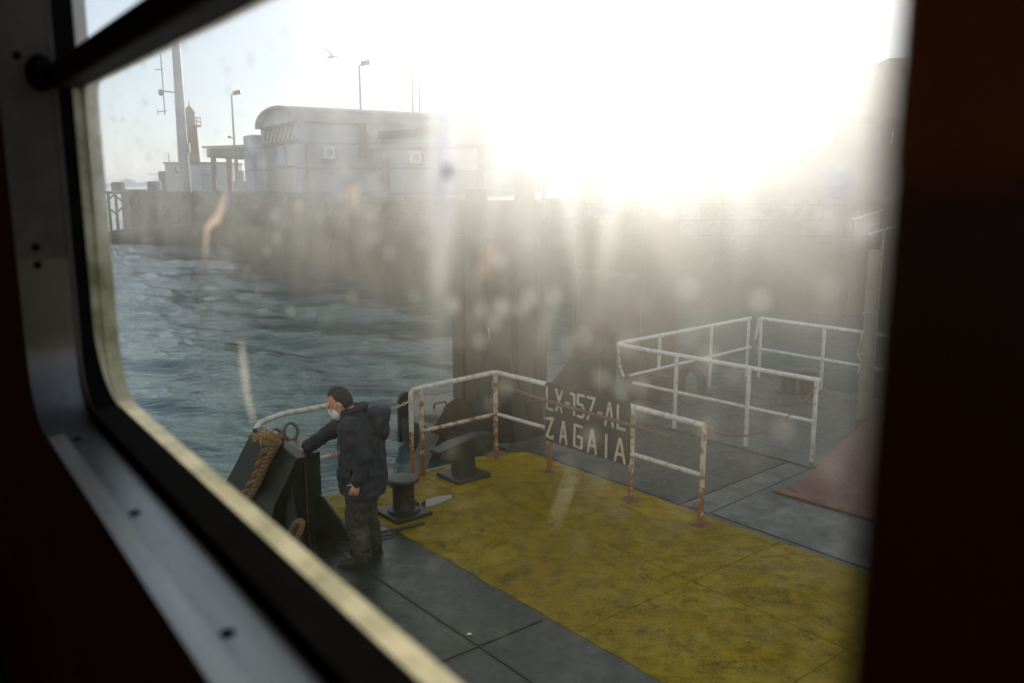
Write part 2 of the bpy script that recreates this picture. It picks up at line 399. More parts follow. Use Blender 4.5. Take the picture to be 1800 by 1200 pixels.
def box(bm, x0, x1, y0, y1, z0, z1, bev=0.0):
    vs = [bm.verts.new((x, y, z)) for x in (x0, x1) for y in (y0, y1) for z in (z0, z1)]
    fs = []
    for q in ((0, 1, 3, 2), (4, 6, 7, 5), (0, 4, 5, 1), (2, 3, 7, 6), (0, 2, 6, 4), (1, 5, 7, 3)):
        fs.append(bm.faces.new([vs[i] for i in q]))
    if bev > 0:
        es = list({e for f in fs for e in f.edges})
        bmesh.ops.bevel(bm, geom=es, offset=bev, segments=2, affect='EDGES', profile=0.5)
    return bm
def hexa(bm, pts):
    """eight corners: bottom four (ccw) then top four"""
    vs = [bm.verts.new(p) for p in pts]
    for q in ((3, 2, 1, 0), (4, 5, 6, 7), (0, 1, 5, 4), (1, 2, 6, 5), (2, 3, 7, 6), (3, 0, 4, 7)):
        bm.faces.new([vs[i] for i in q])
    return bm
def ubox(bm, u0, u1, v0, v1, z0, z1):
    return hexa(bm, [uv(u0, v0, z0), uv(u0, v1, z0), uv(u1, v1, z0), uv(u1, v0, z0), uv(u0, v0, z1), uv(u0, v1, z1), uv(u1, v1, z1), uv(u1, v0, z1)])
def beam(bm, a, b, wdt, hgt, up=(0, 0, 1)):
    a, b = Vector(a), Vector(b); d = (b - a).normalized(); up = Vector(up)
    s = d.cross(up).normalized(); t = s.cross(d).normalized()
    s *= wdt / 2; t *= hgt / 2
    return hexa(bm, [a - s - t, a + s - t, b + s - t, b - s - t, a - s + t, a + s + t, b + s + t, b - s + t])
def tube(bm, pts, r, seg=10, caps=True, closed=False, squash=None):
    pts = [Vector(p) for p in pts]; n = len(pts)
    rs = r if isinstance(r, (list, tuple)) else [r] * n
    rings = []; ref = None
    for i, p in enumerate(pts):
        if closed: d = (pts[(i + 1) % n] - pts[i - 1]).normalized()
        elif i == 0: d = (pts[1] - p).normalized()
        elif i == n - 1: d = (p - pts[i - 1]).normalized()
        else:
            d = ((p - pts[i - 1]).normalized() + (pts[i + 1] - p).normalized())
            d = d.normalized() if d.length > 1e-6 else (pts[i + 1] - p).normalized()
        if ref is None:
            ref = Vector((0, 0, 1)) if abs(d.z) < 0.9 else Vector((1, 0, 0))
        x = (ref - d * ref.dot(d)); x = x.normalized(); y = d.cross(x).normalized(); ref = x
        ring = []
        for j in range(seg):
            a = 2 * math.pi * j / seg
            ring.append(bm.verts.new(p + (x * math.cos(a) + y * math.sin(a)) * rs[i]))
        rings.append(ring)
    m = n if closed else n - 1
    for i in range(m):
        A, B = rings[i], rings[(i + 1) % n]
        for j in range(seg):
            bm.faces.new((A[j], A[(j + 1) % seg], B[(j + 1) % seg], B[j]))
    if caps and not closed:
        bm.faces.new(rings[0][::-1]); bm.faces.new(rings[-1])
    return bm
def fillet(pts, r, k=5):
    pts = [Vector(p) for p in pts]; out = [pts[0]]
    for i in range(1, len(pts) - 1):
        a, p, b = pts[i - 1], pts[i], pts[i + 1]
        da, db = (a - p), (b - p)
        rr = min(r, da.length * 0.45, db.length * 0.45)
        A, B = p + da.normalized() * rr, p + db.normalized() * rr
        for t in range(k + 1):
            t /= k
            out.append(A * (1 - t) ** 2 + p * 2 * t * (1 - t) + B * t * t)
    out.append(pts[-1]); return out
def lathe(bm, prof, c=(0, 0, 0), seg=24):
    c = Vector(c); rings = []
    for r, z in prof:
        rings.append([bm.verts.new(c + Vector((r * math.cos(2 * math.pi * j / seg), r * math.sin(2 * math.pi * j / seg), z))) for j in range(seg)])
    for A, B in zip(rings, rings[1:]):
        for j in range(seg): bm.faces.new((A[j], A[(j + 1) % seg], B[(j + 1) % seg], B[j]))
    if prof[0][0] > 1e-4: bm.faces.new(rings[0][::-1])
    if prof[-1][0] > 1e-4: bm.faces.new(rings[-1])
    return bm
def prism(bm, poly, nrm, thick):
    """planar polygon (world points) extruded along nrm by thick"""
    nrm = Vector(nrm).normalized() * thick
    A = [bm.verts.new(Vector(p)) for p in poly]; B = [bm.verts.new(Vector(p) + nrm) for p in poly]
    bm.faces.new(A[::-1]); bm.faces.new(B); n = len(A)
    for i in range(n): bm.faces.new((A[i], A[(i + 1) % n], B[(i + 1) % n], B[i]))
    return bm
def sphere(bm, c, r, sc=(1, 1, 1), seg=16, rot=None):
    m = Matrix.Translation(Vector(c)) @ (rot.to_4x4() if rot else Matrix.Identity(4)) @ Matrix.Diagonal((sc[0] * r, sc[1] * r, sc[2] * r, 1))
    bmesh.ops.create_uvsphere(bm, u_segments=seg, v_segments=max(8, seg // 2 + 2), radius=1, matrix=m)
    return bm
def B(): return bmesh.new()

# ================================================================== SETTING
WATER_Z = -0.8
def make_water():
    na, nr = 520, 430
    az = np.radians(np.linspace(-75, 75, na))
    r = np.concatenate([[0.3], np.geomspace(4.0, 16000, nr - 1)])
    Rg, Ag = np.meshgrid(r, az, indexing='ij')
    X = Rg * np.sin(Ag); Y = Rg * np.cos(Ag) - 2
    Z = np.zeros_like(X)
    g = np.random.default_rng(5)
    for i in range(46):
        lam = 0.55 * 1.11 ** (i * 0.62) * g.uniform(0.85, 1.15)
        th = g.normal(1.2, 0.55); kx, ky = math.cos(th) * 2 * math.pi / lam, math.sin(th) * 2 * math.pi / lam
        amp = 0.0078 * lam ** 0.55
        fade = np.clip((lam / (Rg * 0.016 + 0.02)) - 0.6, 0, 1)
        ph = kx * X + ky * Y + g.uniform(0, 6.28)
        s = np.sin(ph + 0.5 * np.sin(ph * 0.5 + i))
        Z += amp * fade * (s + 0.35 * np.cos(2 * ph))
    Z += WATER_Z
    V = np.stack([X, Y, Z], -1).reshape(-1, 3)
    idx = np.arange(nr * na).reshape(nr, na)
    q = np.stack([idx[:-1, :-1], idx[:-1, 1:], idx[1:, 1:], idx[1:, :-1]], -1).reshape(-1, 4)
    me = bpy.data.meshes.new("water")
    me.from_pydata(V.tolist(), [], q[:, ::-1].tolist()); me.update()
    o = link_me("water", me, "sea_water", angle=180)
    tag(o, kind="structure")
make_water()

# far shore low hills
def far_shore():
    bm = B(); xs = np.linspace(-6000, 3500, 120); top = []; bot = []; back = []
    for i, x in enumerate(xs):
        h = 3 + 5 * (0.5 + 0.5 * math.sin(x * 0.0023) * math.sin(x * 0.0007 + 1)) + 1.2 * math.sin(x * 0.021)
        y = 3300 + 200 * math.sin(x * 0.0011)
        bot.append(bm.verts.new((x, y, WATER_Z - 1))); top.append(bm.verts.new((x, y + 60, h))); back.append(bm.verts.new((x, y + 900, WATER_Z - 1)))
    for i in range(len(xs) - 1):
        bm.faces.new((bot[i], bot[i + 1], top[i + 1], top[i])); bm.faces.new((top[i], top[i + 1], back[i + 1], back[i]))
    tag(link("hills", bm, "far_land"), kind="structure")
far_shore()

# pontoon deck and what is painted on it
def wobble(pts, amp, step, seed=0):
    g = random.Random(seed); out = []
    n = len(pts)
    for i in range(n):
        a, b = Vector(pts[i]), Vector(pts[(i + 1) % n]); L = (b - a).length; m = max(1, int(L / step))
        for j in range(m):
            p = a.lerp(b, j / m)
            out.append(p + Vector((g.uniform(-amp, amp), g.uniform(-amp, amp), 0)) if j else p)
    return out
def sheet(name, poly, mat, z0, z1, kind="structure", parent=None):
    bm = B(); A = [bm.verts.new((p[0], p[1], z0)) for p in poly]; T = [bm.verts.new((p[0], p[1], z1)) for p in poly]
    bm.faces.new(T); n = len(A)
    for i in range(n): bm.faces.new((A[i], A[(i + 1) % n], T[(i + 1) % n], T[i]))
    o = link(name, bm, mat, smooth=False)
    return tag(o, kind=kind) if kind else o
def uvpoly(*p): return [uv(a, b) for a, b in p]
sheet("pontoon_deck", uvpoly((-7, 2.6), (8.28, 2.6), (8.28, 7.02), (8.45, 7.02), (8.45, 9.2), (8.98, 9.2), (8.98, 13.2), (-7, 13.2)), "deck_dark", -1.6, 0.0)
sheet("yellow_deck_paint", wobble(uvpoly((-6.9, 4.26), (7.05, 4.30), (7.55, 4.02), (8.24, 4.02), (8.24, 6.62), (8.0, 7.0), (5.15, 7.0), (-6.9, 7.06)), 0.012, 0.15, 3), "deck_yellow", 0.0, 0.004)
sheet("fresh_yellow_patch", wobble(uvpoly((8.22, 6.62), (8.26, 6.2), (7.85, 6.02), (7.7, 5.8), (7.28, 5.9), (7.2, 6.3), (7.12, 6.7), (7.35, 6.98), (7.98, 6.98)), 0.03, 0.12, 9), "deck_yellow_fresh", 0.004, 0.007)
sheet("fresh_yellow_strip", wobble(uvpoly((6.6, 6.74), (6.4, 6.56), (5.4, 6.52), (5.2, 6.75), (5.2, 6.98), (6.6, 6.98)), 0.02, 0.12, 10), "deck_yellow_fresh", 0.004, 0.0072)
sheet("chequer_deck_plate", uvpoly((5.56, 7.04), (8.42, 7.04), (8.42, 9.18), (5.62, 9.18)), "deck_plate", 0.0, 0.010)
sheet("grey_deck_strip", uvpoly((5.20, 7.06), (5.54, 7.06), (5.60, 9.18), (5.30, 9.18)), "deck_grey", 0.0, 0.006)
sheet("grey_deck_plate", uvpoly((-6.8, 7.09), (5.17, 7.09), (5.27, 9.18), (-6.8, 9.18)), "deck_grey", 0.0, 0.008)
sheet("far_deck_plate", uvpoly((-6.8, 9.23), (8.92, 9.23), (8.92, 13.1), (-6.8, 13.1)), "deck_grey", 0.0, 0.012)
# welded seams of the deck plates
for i, (a, b) in enumerate([((8.2, 3.62), (-4, 3.55)), ((6.85, 2.7), (6.82, 4.22)), ((4.7, 2.7), (4.66, 4.22))]):
    bm = B(); beam(bm, uv(*a, 0.003), uv(*b, 0.003), 0.018, 0.01)
    tag(link("deck_weld_seam", bm, "black_steel"), kind="structure")
for a, b in [((8.1, 5.72), (-4, 5.62)), ((4.35, 4.32), (4.30, 6.98)), ((2.9, 4.32), (2.86, 6.98))]:
    bm = B(); beam(bm, uv(*a, 0.005), uv(*b, 0.005), 0.014, 0.009)
    tag(link("yellow_weld_seam", bm, "deck_yellow"), kind="structure")
pp = [gz(735, 888), gz(750, 878), gz(775, 872), gz(797, 869), gz(798, 874), gz(780, 882), gz(762, 889), gz(742, 894)]
sheet("puddle", wobble([(p.x, p.y, 0) for p in pp], 0.01, 0.06, 4), "puddle_water", 0.004, 0.0075)

# ------------------------------------------------------------------ quay wall and ground
QZ = 2.95
quay = [(-60, 92), (-34.5, 78), (-26.8, 73), (-3.7, 35.3), (2.5, 30.0), (13, 28.2), (44, 26)]
def quay_wall():
    pts = [Vector((x, y, 0)) for x, y in quay[2:]]
    bm = B(); uvl = bm.loops.layers.uv.new("UVMap"); L = 0
    for a, b in zip(pts, pts[1:]):
        d = (b - a).length; m = max(1, int(d / 1.0))
        nr = Vector(((b - a).y, -(b - a).x, 0)).normalized()
        for i in range(m):
            p, q = a.lerp(b, i / m), a.lerp(b, (i + 1) / m)
            rows = [(-2.5, 0.35), (-0.8, 0.22), (0.6, 0.12), (1.9, 0.03), (QZ - 0.28, 0.0), (QZ - 0.28, 0.10), (QZ, 0.10), (QZ, -0.5)]
            jit = lambda kk, zz_: (random.Random(int(kk * 7919 + zz_ * 131)).uniform(-0.05, 0.4) if zz_ < 2 else 0.0)
            for (z0, o0), (z1, o1) in zip(rows, rows[1:]):
                k0, k1 = round(L + d * i / m, 2), round(L + d * (i + 1) / m, 2)
                f = bm.faces.new([bm.verts.new(p + nr * (o0 + jit(k0, z0)) + Vector((0, 0, z0))), bm.verts.new(q + nr * (o0 + jit(k1, z0)) + Vector((0, 0, z0))), bm.verts.new(q + nr * (o1 + jit(k1, z1)) + Vector((0, 0, z1))), bm.verts.new(p + nr * (o1 + jit(k0, z1)) + Vector((0, 0, z1)))])
                for lp, (s, z) in zip(f.loops, ((L + d * i / m, z0), (L + d * (i + 1) / m, z0), (L + d * (i + 1) / m, z1), (L + d * i / m, z1))):
                    lp[uvl].uv = (s, z + 0.8)
        L += d
    bmesh.ops.remove_doubles(bm, verts=bm.verts, dist=0.001)
    # left return end of the masonry
    o = link("quay_wall", bm, "quay_stone", smooth=False)
    base(o, pts[1]); tag(o, "long harbour quay wall of pale stone blocks with dark weed at its foot", "wall")
quay_wall()
bm = B()
poly = [(-26.8, 73), (-3.7, 35.3), (2.5, 30.0), (13, 28.2), (44, 26), (60, 60), (40, 120), (-30, 126), (-47, 118), (-47, 104), (-32, 80)]
f = bm.faces.new([bm.verts.new((x, y, QZ - 0.02)) for x, y in poly])
ret = bmesh.ops.extrude_face_region(bm, geom=[f])
for vtx in [e for e in ret["geom"] if isinstance(e, bmesh.types.BMVert)]: vtx.co.z -= 4.5
tag(link("quay_pavement", bm, "quay_paving", smooth=False), kind="structure")

# weedy slipway and rocks at the end of the quay
bm = B()
for a, b, h in (((-33.5, 66.5), (-22.5, 64.0), 0.35), ((-35, 69.5), (-27, 67.5), 0.1)):
    a, b = Vector((*a, 0)), Vector((*b, 0)); nr = Vector((0.15, -1, 0))
    hexa(bm, [a + nr * 0.9 + Vector((0, 0, -2)), b + nr * 0.9 + Vector((0, 0, -2)), b - nr * 4 + Vector((0, 0, -2)), a - nr * 4 + Vector((0, 0, -2)),
              a + nr * 0.2 + Vector((0, 0, -0.62)), b + nr * 0.2 + Vector((0, 0, h + 0.2)), b - nr * 3 + Vector((0, 0, h + 0.5)), a - nr * 1.2 + Vector((0, 0, -0.6))])
tag(base(link("slipway", bm, "weedy_stone", smooth=False), (-28, 66, -0.8)), "low weedy stone slipway sloping into the water below the pier end", "slipway")

# jetty walkway on trusses
jt = empty("jetty", (-38, 78, WATER_Z), "thin jetty walkway on crossed timber trusses beside the mast", "jetty")
def jl(bm): 
    bmesh.ops.translate(bm, verts=bm.verts, vec=-jt.location); return bm
JA, JB = Vector((-52, 84.5, 0)), Vector((-26.5, 72.4, 0))
bm = B(); beam(bm, JA + Vector((0, 0, 2.78)), JB + Vector((0, 0, 2.78)), 2.2, 0.22); link("walkway_deck", jl(bm), "timber_dark", jt)
for i in range(11):
    p = JA.lerp(JB, i / 10)
    bm = B()
    for s in (-0.8, 0.8):
        nrm = Vector((0.43, 0.90, 0)) * s
        tube(bm, [p + nrm + Vector((0, 0, -2)), p + nrm + Vector((0, 0, 2.66))], 0.13, 8)
    link("pile", jl(bm), "timber_dark", jt)
    if i < 10:
        q = JA.lerp(JB, (i + 1) / 10)
        bm = B(); off = Vector((-0.43, -0.90, 0)) * 0.95
        tube(bm, [p + off + Vector((0, 0, 1.0)), q + off + Vector((0, 0, 2.6))], 0.09, 6); tube(bm, [q + off + Vector((0, 0, 1.0)), p + off + Vector((0, 0, 2.6))], 0.09, 6)
        link("cross_brace", jl(bm), "timber_dark", jt)

# far city
cg = "distant buildings on the far shore"
specs = [(222, 48, 21, "tallest pale slab block"), (246, 30, 11, "low wide block right of the tall slab"), (258, 40, 13, "second low block from the right"), (272, 36, 15, "stepped block near the right end of the skyline"),
         (288, 50, 12, "rightmost low block of the skyline"), (205, 36, 8, "small low block left of the tall slab"), (191, 26, 7, "leftmost low block of the skyline")]
for i, (px, wd, h, t) in enumerate(specs):
    p = atY(px, 326, 3250 + 25 * i)
    bm = B(); box(bm, -wd / 2, wd / 2, 0, 30, 0, h); box(bm, -wd / 5, wd / 6, 5, 20, h, h * 1.18)
    o = link("city_building", bm, "city_wall", smooth=False); o.location = (p.x, p.y, 2)
    tag(o, t + " on the hazy far shore", "building", cg)

# ================================================================== QUAY BUILDINGS
# --- vaulted shed: local x runs along the long wall, local y goes back, origin at its near corner
SH = empty("ferry_shed", (-12.15, 50, QZ), "pale blue metal clad harbour shed with arched barrel roof and lean-to", "building", rz=math.atan2(0.514, 0.857))
L, W, HS, HA = 16.6, 8.1, 4.02, 5.15
bm = B(); box(bm, 0, L, 0.0, 0.25, 0, HS); box(bm, L - 0.25, L, 0.25, W, 0, HS); box(bm, 0.0, L, W - 0.25, W, 0, HS); box(bm, 0, 0.25, 0.25, 0.9, 0, HS); box(bm, 0, 0.25, W - 0.7, W - 0.25, 0, HS)
link("wall", bm, "shed_panel", SH, smooth=False)
def arch(n=24, inset=0.0, x=0.0):
    out = []
    for i in range(n + 1):
        t = math.pi * i / n
        out.append(Vector((x, W / 2 - (W / 2 - inset + 0.05) * math.cos(t), HS + (HA - HS - inset) * math.sin(t) ** 0.8)))
    return out
bm = B()
A0, A1 = arch(x=-0.35), arch(x=L + 0.2); I0, I1 = arch(inset=0.12, x=-0.35), arch(inset=0.12, x=L + 0.2)
rows = [[bm.verts.new(p) for p in q] for q in (A0, A1, I1, I0)]
for k4 in range(4):
    P, Q = rows[k4], rows[(k4 + 1) % 4]
    for i in range(len(P) - 1): bm.faces.new((P[i], P[i + 1], Q[i + 1], Q[i]))
link("roof", bm, "shed_roof", SH)
bm = B(); P = [p + Vector((0.12, 0, 0)) for p in arch(inset=0.14)]
prism(bm, P, (1, 0, 0), 0.08); gb_ = link("arched_gable", bm, "white_render", SH, smooth=False)
bm = B(); beam(bm, (0.05, 0.2, HS), (0.05, W - 0.2, HS), 0.16, 0.16); beam(bm, (0.05, 0.2, HS - 1.05), (0.05, W - 0.2, HS - 1.05), 0.16, 0.20)
for i in range(8):
    a, b = 0.4 + (W - 0.8) * i / 8, 0.4 + (W - 0.8) * (i + 1) / 8
    beam(bm, (0.06, a, HS - 0.1), (0.06, b, HS - 0.95), 0.07, 0.07); beam(bm, (0.06, b, HS - 0.95), (0.06, b, HS - 0.1), 0.06, 0.06)
beam(bm, (0.05, W / 2, HS + 0.1), (0.05, W / 2, HA - 0.2), 0.12, 0.12)
link("gable_truss", bm, "shed_trim", SH, smooth=False)
bm = B(); box(bm, 0.14, 0.2, 0.9, W - 0.7, HS - 0.95, HS - 0.08); link("truss_panel", bm, "white_render", SH, smooth=False)
dr = None
bm = B(); box(bm, 0.12, 0.17, 0.9, W - 0.7, 0.02, HS - 1.15); dr = link("glass_door", bm, "shed_glass", SH, smooth=False)
bm = B()
for y in (0.9, 2.6, 3.0, 4.9, W - 0.75): beam(bm, (0.09, y, 0), (0.09, y, HS - 1.15), 0.09, 0.10)
beam(bm, (0.07, 0.9, 1.55), (0.07, W - 0.7, 1.55), 0.09, 0.09)
link("door_frame", bm, "shed_trim", dr, smooth=False)
bm = B(); box(bm, 0.05, 0.11, 3.2, 4.7, 1.7, 2.8); link("poster", bm, "poster_blue", dr, smooth=False)
bm = B(); box(bm, -0.6, 1.6, W + 0.02, W + 2.2, 0, HS - 0.35); link("side_block", bm, "shed_panel", SH, smooth=False)
# eaves trim, downpipe, dark post
bm = B(); beam(bm, (0.3, -0.06, HS - 0.02), (3.9, -0.06, HS - 0.02), 0.1, 0.10); link("gutter", bm, "shed_trim", SH, smooth=False)
bm = B(); tube(bm, [(0.35, -0.10, 0), (0.35, -0.10, 2.8)], 0.07, 8); link("downpipe", bm, "shed_trim", SH)
bm = B(); box(bm, 3.55, 3.95, -0.25, -0.02, 2.1, HS + 0.05); link("corner_beam", bm, "shed_trim", SH, smooth=False)
def ac(x, y, z):
    bm = B(); box(bm, x, x + 0.62, y - 0.4, y, z, z + 0.72, 0.02); a = link("air_conditioner", bm, "shed_white", SH, smooth=False)
    bm = B(); lathe(bm, [(0.19, 0), (0.19, 0.02)], seg=20); bmesh.ops.rotate(bm, verts=bm.verts, matrix=Matrix.Rotation(R(90), 3, 'X')); bmesh.ops.translate(bm, verts=bm.verts, vec=(x + 0.3, y - 0.4, z + 0.36)); link("fan_grille", bm, "mast_grey", a)
    bm = B(); box(bm, x - 0.14, x + 0.78, y - 0.45, y, z - 0.08, z - 0.01); link("bracket", bm, "shed_trim", a, smooth=False)
    bm = B(); box(bm, x + 0.66, x + 0.84, y - 0.3, y, z, z + 0.6); link("side_cover", bm, "shed_trim", a, smooth=False)
ac(1.35, 0, 1.95)
# lean-to with slanting fascia in front of the right part of the long wall
LX0, LX1, LY = 4.1, 16.4, -2.4
bm = B(); hexa(bm, [(LX0, LY, 2.55), (LX1, LY, 3.1), (LX1, 0, 3.1), (LX0, 0, 2.55), (LX0, LY, 3.35), (LX1, LY, 4.55), (LX1, 0, 4.7), (LX0, 0, 3.5)]); lt = link("lean_to_roof", bm, "shed_panel", SH, smooth=False)
bm = B(); beam(bm, (LX0 - 0.25, LY - 0.08, 3.25), (LX1, LY - 0.08, 4.5), 0.12, 0.42); beam(bm, (LX0 - 0.2, LY - 0.08, 2.52), (LX1, LY - 0.08, 3.0), 0.12, 0.16); link("fascia_beam", bm, "shed_trim", lt, smooth=False)
for x in (4.1, 7.5, 10.3, 13.0):
    bm = B(); box(bm, x, x + 0.3, LY - 0.16, LY + 0.14, 0, 2.5 + 0.045 * (x - 4)); link("lean_to_post", bm, "shed_trim", SH, smooth=False)
bm = B(); box(bm, 4.4, 7.48, LY + 0.05, LY + 0.2, 0, 2.5); link("lean_to_wall", bm, "shed_panel", SH, smooth=False)
bm = B(); box(bm, 7.84, 10.26, LY + 0.02, LY + 0.12, 1.35, 2.66); link("white_shutter", bm, "shed_white", SH, smooth=False)
bm = B(); box(bm, 7.84, 10.26, LY + 0.02, LY + 0.12, 0, 1.28); link("lower_panel", bm, "shed_panel", SH, smooth=False)
bm = B(); box(bm, 10.62, 12.98, LY + 0.02, LY + 0.12, 0, 2.8); link("lean_to_panel", bm, "shed_panel", SH, smooth=False)
ac(5.7, LY, 2.0 - 0.3)

# --- open shelter left of the shed
ST = empty("waiting_shelter", (-20.9, 60.5, QZ), "open waiting shelter with flat canopy, thin posts and mesh screen", "shelter")
bm = B(); hexa(bm, [(-0.1, -0.4, 2.35), (3.6, -2.0, 2.35), (4.6, 4, 2.35), (0.4, 5, 2.35), (-0.1, -0.4, 2.95), (3.6, -2.0, 3.0), (4.6, 4, 3.0), (0.4, 5, 2.95)]); link("canopy", bm, "terminal_wall", ST, smooth=False)
bm = B(); beam(bm, (-0.3, -0.5, 3.02), (3.7, -2.12, 3.07), 0.2, 0.12); link("canopy_edge", bm, "shed_trim", ST, smooth=False)
for x, y, wd in ((0.1, -0.3, 0.28), (1.35, -0.9, 0.30), (0.6, 3.5, 0.14), (3.0, 3.2, 0.14)):
    bm = B(); box(bm, x, x + wd, y, y + wd, 0, 2.34); link("post", bm, "shed_trim", ST, smooth=False)
bm = B()
for i in range(11): beam(bm, (1.9 + i * 0.19, 1.6 - 0.06 * i, 0), (1.9 + i * 0.19, 1.6 - 0.06 * i, 2.1), 0.02, 0.02)
for j in range(11): beam(bm, (1.9, 1.6, 0.05 + j * 0.2), (3.8, 1.0, 0.05 + j * 0.2), 0.02, 0.02)
link("mesh_screen", bm, "dark_metal", ST, smooth=False)
bm = B(); box(bm, 0.5, 3.6, 2.2, 2.4, 0, 0.75); box(bm, 1.0, 1.5, 2.2, 2.6, 0.75, 1.5); link("low_wall", bm, "white_render", ST, smooth=False)
bm = B(); beam(bm, (0.25, 0.0, 0.05), (0.25, 0.0, 2.3), 0.06, 0.06); beam(bm, (0.25, 0, 1.1), (1.4, 0, 1.1), 0.03, 0.03); beam(bm, (1.3, 0, 0.05), (1.3, 0, 2.3), 0.04, 0.04); link("glazing_frame", bm, "shed_white", ST, smooth=False)

# --- white flat-roofed hut by the mast
HT = empty("harbour_hut", (-29.9, 75, QZ - 0.1), "white flat roofed harbour hut behind the tall mast", "building")
bm = B(); box(bm, 0, 5.4, 0, 4, 0, 2.4); link("wall", bm, "white_render", HT, smooth=False)
bm = B(); box(bm, -0.12, 5.5, -0.12, 4.1, 2.4, 2.52); link("roof", bm, "terminal_wall", HT, smooth=False)
bm = B(); box(bm, 3.1, 4.2, -0.06, 0.0, 0.1, 1.9); link("door", bm, "shed_panel", HT, smooth=False)
bm = B(); box(bm, -0.7, 0.0, 0.2, 1.6, 0.9, 1.75); box(bm, -0.55, -0.1, 0.3, 1.5, 0, 0.9); link("side_box", bm, "terminal_wall", HT, smooth=False)
bm = B()
for i in range(5): beam(bm, (-1.3 + 0.3 * i, -0.4, 0), (-1.3 + 0.3 * i, -0.4, 1.5), 0.04, 0.04)
for z in (0.1, 0.8, 1.5): beam(bm, (-1.32, -0.4, z), (0.0, -0.4, z), 0.04, 0.04)
link("side_fence", bm, "dark_metal", HT, smooth=False)
bm = B(); tube(bm, [(0.2, 0.5, 2.5), (0.2, 0.5, 3.3)], 0.03, 6); link("whip_aerial", bm, "dark_metal", HT)

# --- lighthouse
LH = empty("lighthouse", (-40.3, 110, QZ), "slim red lighthouse with lantern behind the mast", "lighthouse")
bm = B(); lathe(bm, [(1.15, 0), (1.02, 1.0), (0.80, 7.6), (0.82, 7.7)], seg=24); link("tower", bm, "lighthouse_red", LH)
bm = B(); lathe(bm, [(1.35, 7.7), (1.35, 7.85), (0.6, 7.86)], seg=24); gl = link("gallery", bm, "lighthouse_red", LH)
bm = B()
for i in range(10):
    a = 2 * math.pi * i / 10; tube(bm, [(1.3 * math.cos(a), 1.3 * math.sin(a), 7.8), (1.3 * math.cos(a), 1.3 * math.sin(a), 8.8)], 0.035, 5)
for z in (8.3, 8.8): tube(bm, [(1.3 * math.cos(t), 1.3 * math.sin(t), z) for t in np.linspace(0, 6.283, 21)[:-1]], 0.035, 5, closed=True)
link("gallery_rail", bm, "lighthouse_red", gl)
bm = B(); lathe(bm, [(0.62, 7.86), (0.62, 9.3)], seg=12); link("lantern_glass", bm, "shed_glass", LH)
bm = B(); lathe(bm, [(0.8, 9.3), (0.7, 9.5), (0.35, 10.0), (0.08, 10.2), (0.05, 10.8), (0.0, 10.85)], seg=16); link("lantern_dome", bm, "lighthouse_red", LH)

# --- tall tapered antenna mast
MT = empty("antenna_mast", (-23.35, 62, QZ), "tall grey tapered mast with aerials in front of the white hut", "mast")
bm = B(); lathe(bm, [(0.40, 0), (0.36, 3), (0.31, 7), (0.26, 11.5), (0.24, 13), (0.0, 13.05)], seg=20); link("shaft", bm, "mast_grey", MT)
bm = B(); tube(bm, [(-0.3, 0, 6.85), (-1.15, 0, 6.95)], 0.04, 6); tube(bm, [(-1.1, 0, 5.3), (-1.1, 0, 9.4)], 0.035, 6); tube(bm, [(-1.6, 0, 5.55), (-0.95, 0, 5.6)], 0.03, 6); tube(bm, [(-1.6, 0, 8.4), (-1.05, 0, 8.4)], 0.03, 6); tube(bm, [(-1.6, 0, 5.35), (-1.6, 0, 5.75)], 0.02, 5); link("aerial_array", bm, "dark_metal", MT)
bm = B(); sphere(bm, (-1.25, -0.1, 6.85), 0.24, (0.7, 0.6, 1)); link("dish", bm, "mast_grey", MT)
bm = B(); box(bm, -0.62, -0.32, -0.1, 0.15, 1.3, 1.45); box(bm, -0.62, -0.5, -0.1, 0.1, 1.4, 1.75); link("camera_bracket", bm, "dark_metal", MT, smooth=False)
bm = B(); box(bm, 0.28, 0.5, -0.12, 0.12, 2.7, 3.4); link("junction_box", bm, "mast_grey", MT, smooth=False)

# --- lamp posts and thin masts on the quay
def lamp_post(name, p, h, lab, extra):
    t = empty(name, (p[0], p[1], QZ), lab, "street lamp", "lamp posts on the quay")
    bm = B(); lathe(bm, [(0.13, 0), (0.10, 1.2), (0.06, h), (0.0, h + 0.02)], seg=10); link("pole", bm, "mast_grey", t)
    bm = B(); beam(bm, (0.0, 0, h), (0.5, -0.02, h + 0.13), 0.06, 0.06); link("arm", bm, "dark_metal", t, smooth=False)
    bm = B(); hexa(bm, [(0.12, -0.16, h + 0.0), (0.75, -0.16, h + 0.10), (0.75, 0.16, h + 0.10), (0.12, 0.16, h), (0.15, -0.12, h + 0.24), (0.7, -0.12, h + 0.36), (0.7, 0.12, h + 0.36), (0.15, 0.12, h + 0.24)]); lh = link("lamp_head", bm, "dark_metal", t, smooth=False)
    bm = B(); hexa(bm, [(0.2, -0.12, h - 0.02), (0.68, -0.12, h + 0.055), (0.68, 0.12, h + 0.055), (0.2, 0.12, h - 0.02), (0.2, -0.12, h), (0.68, -0.12, h + 0.08), (0.68, 0.12, h + 0.08), (0.2, 0.12, h)]); link("lens", bm, "lamp_lens", lh, smooth=False)
    if extra:
        bm = B(); tube(bm, [(0, 0, extra), (-0.25, -0.05, extra + 0.1)], 0.03, 6); box(bm, -0.42, -0.2, -0.12, 0.02, extra + 0.05, extra + 0.2); link("small_camera", bm, "dark_metal", t, smooth=False)
    return t
lamp_post("lamp_post", (-20.95, 66), 7.1, "slim quay lamp post rising behind the open shelter", 3.9)
lamp_post("lamp_post", (-10.05, 58.5), 8.2, "taller quay lamp post behind the arched shed roof", 0)
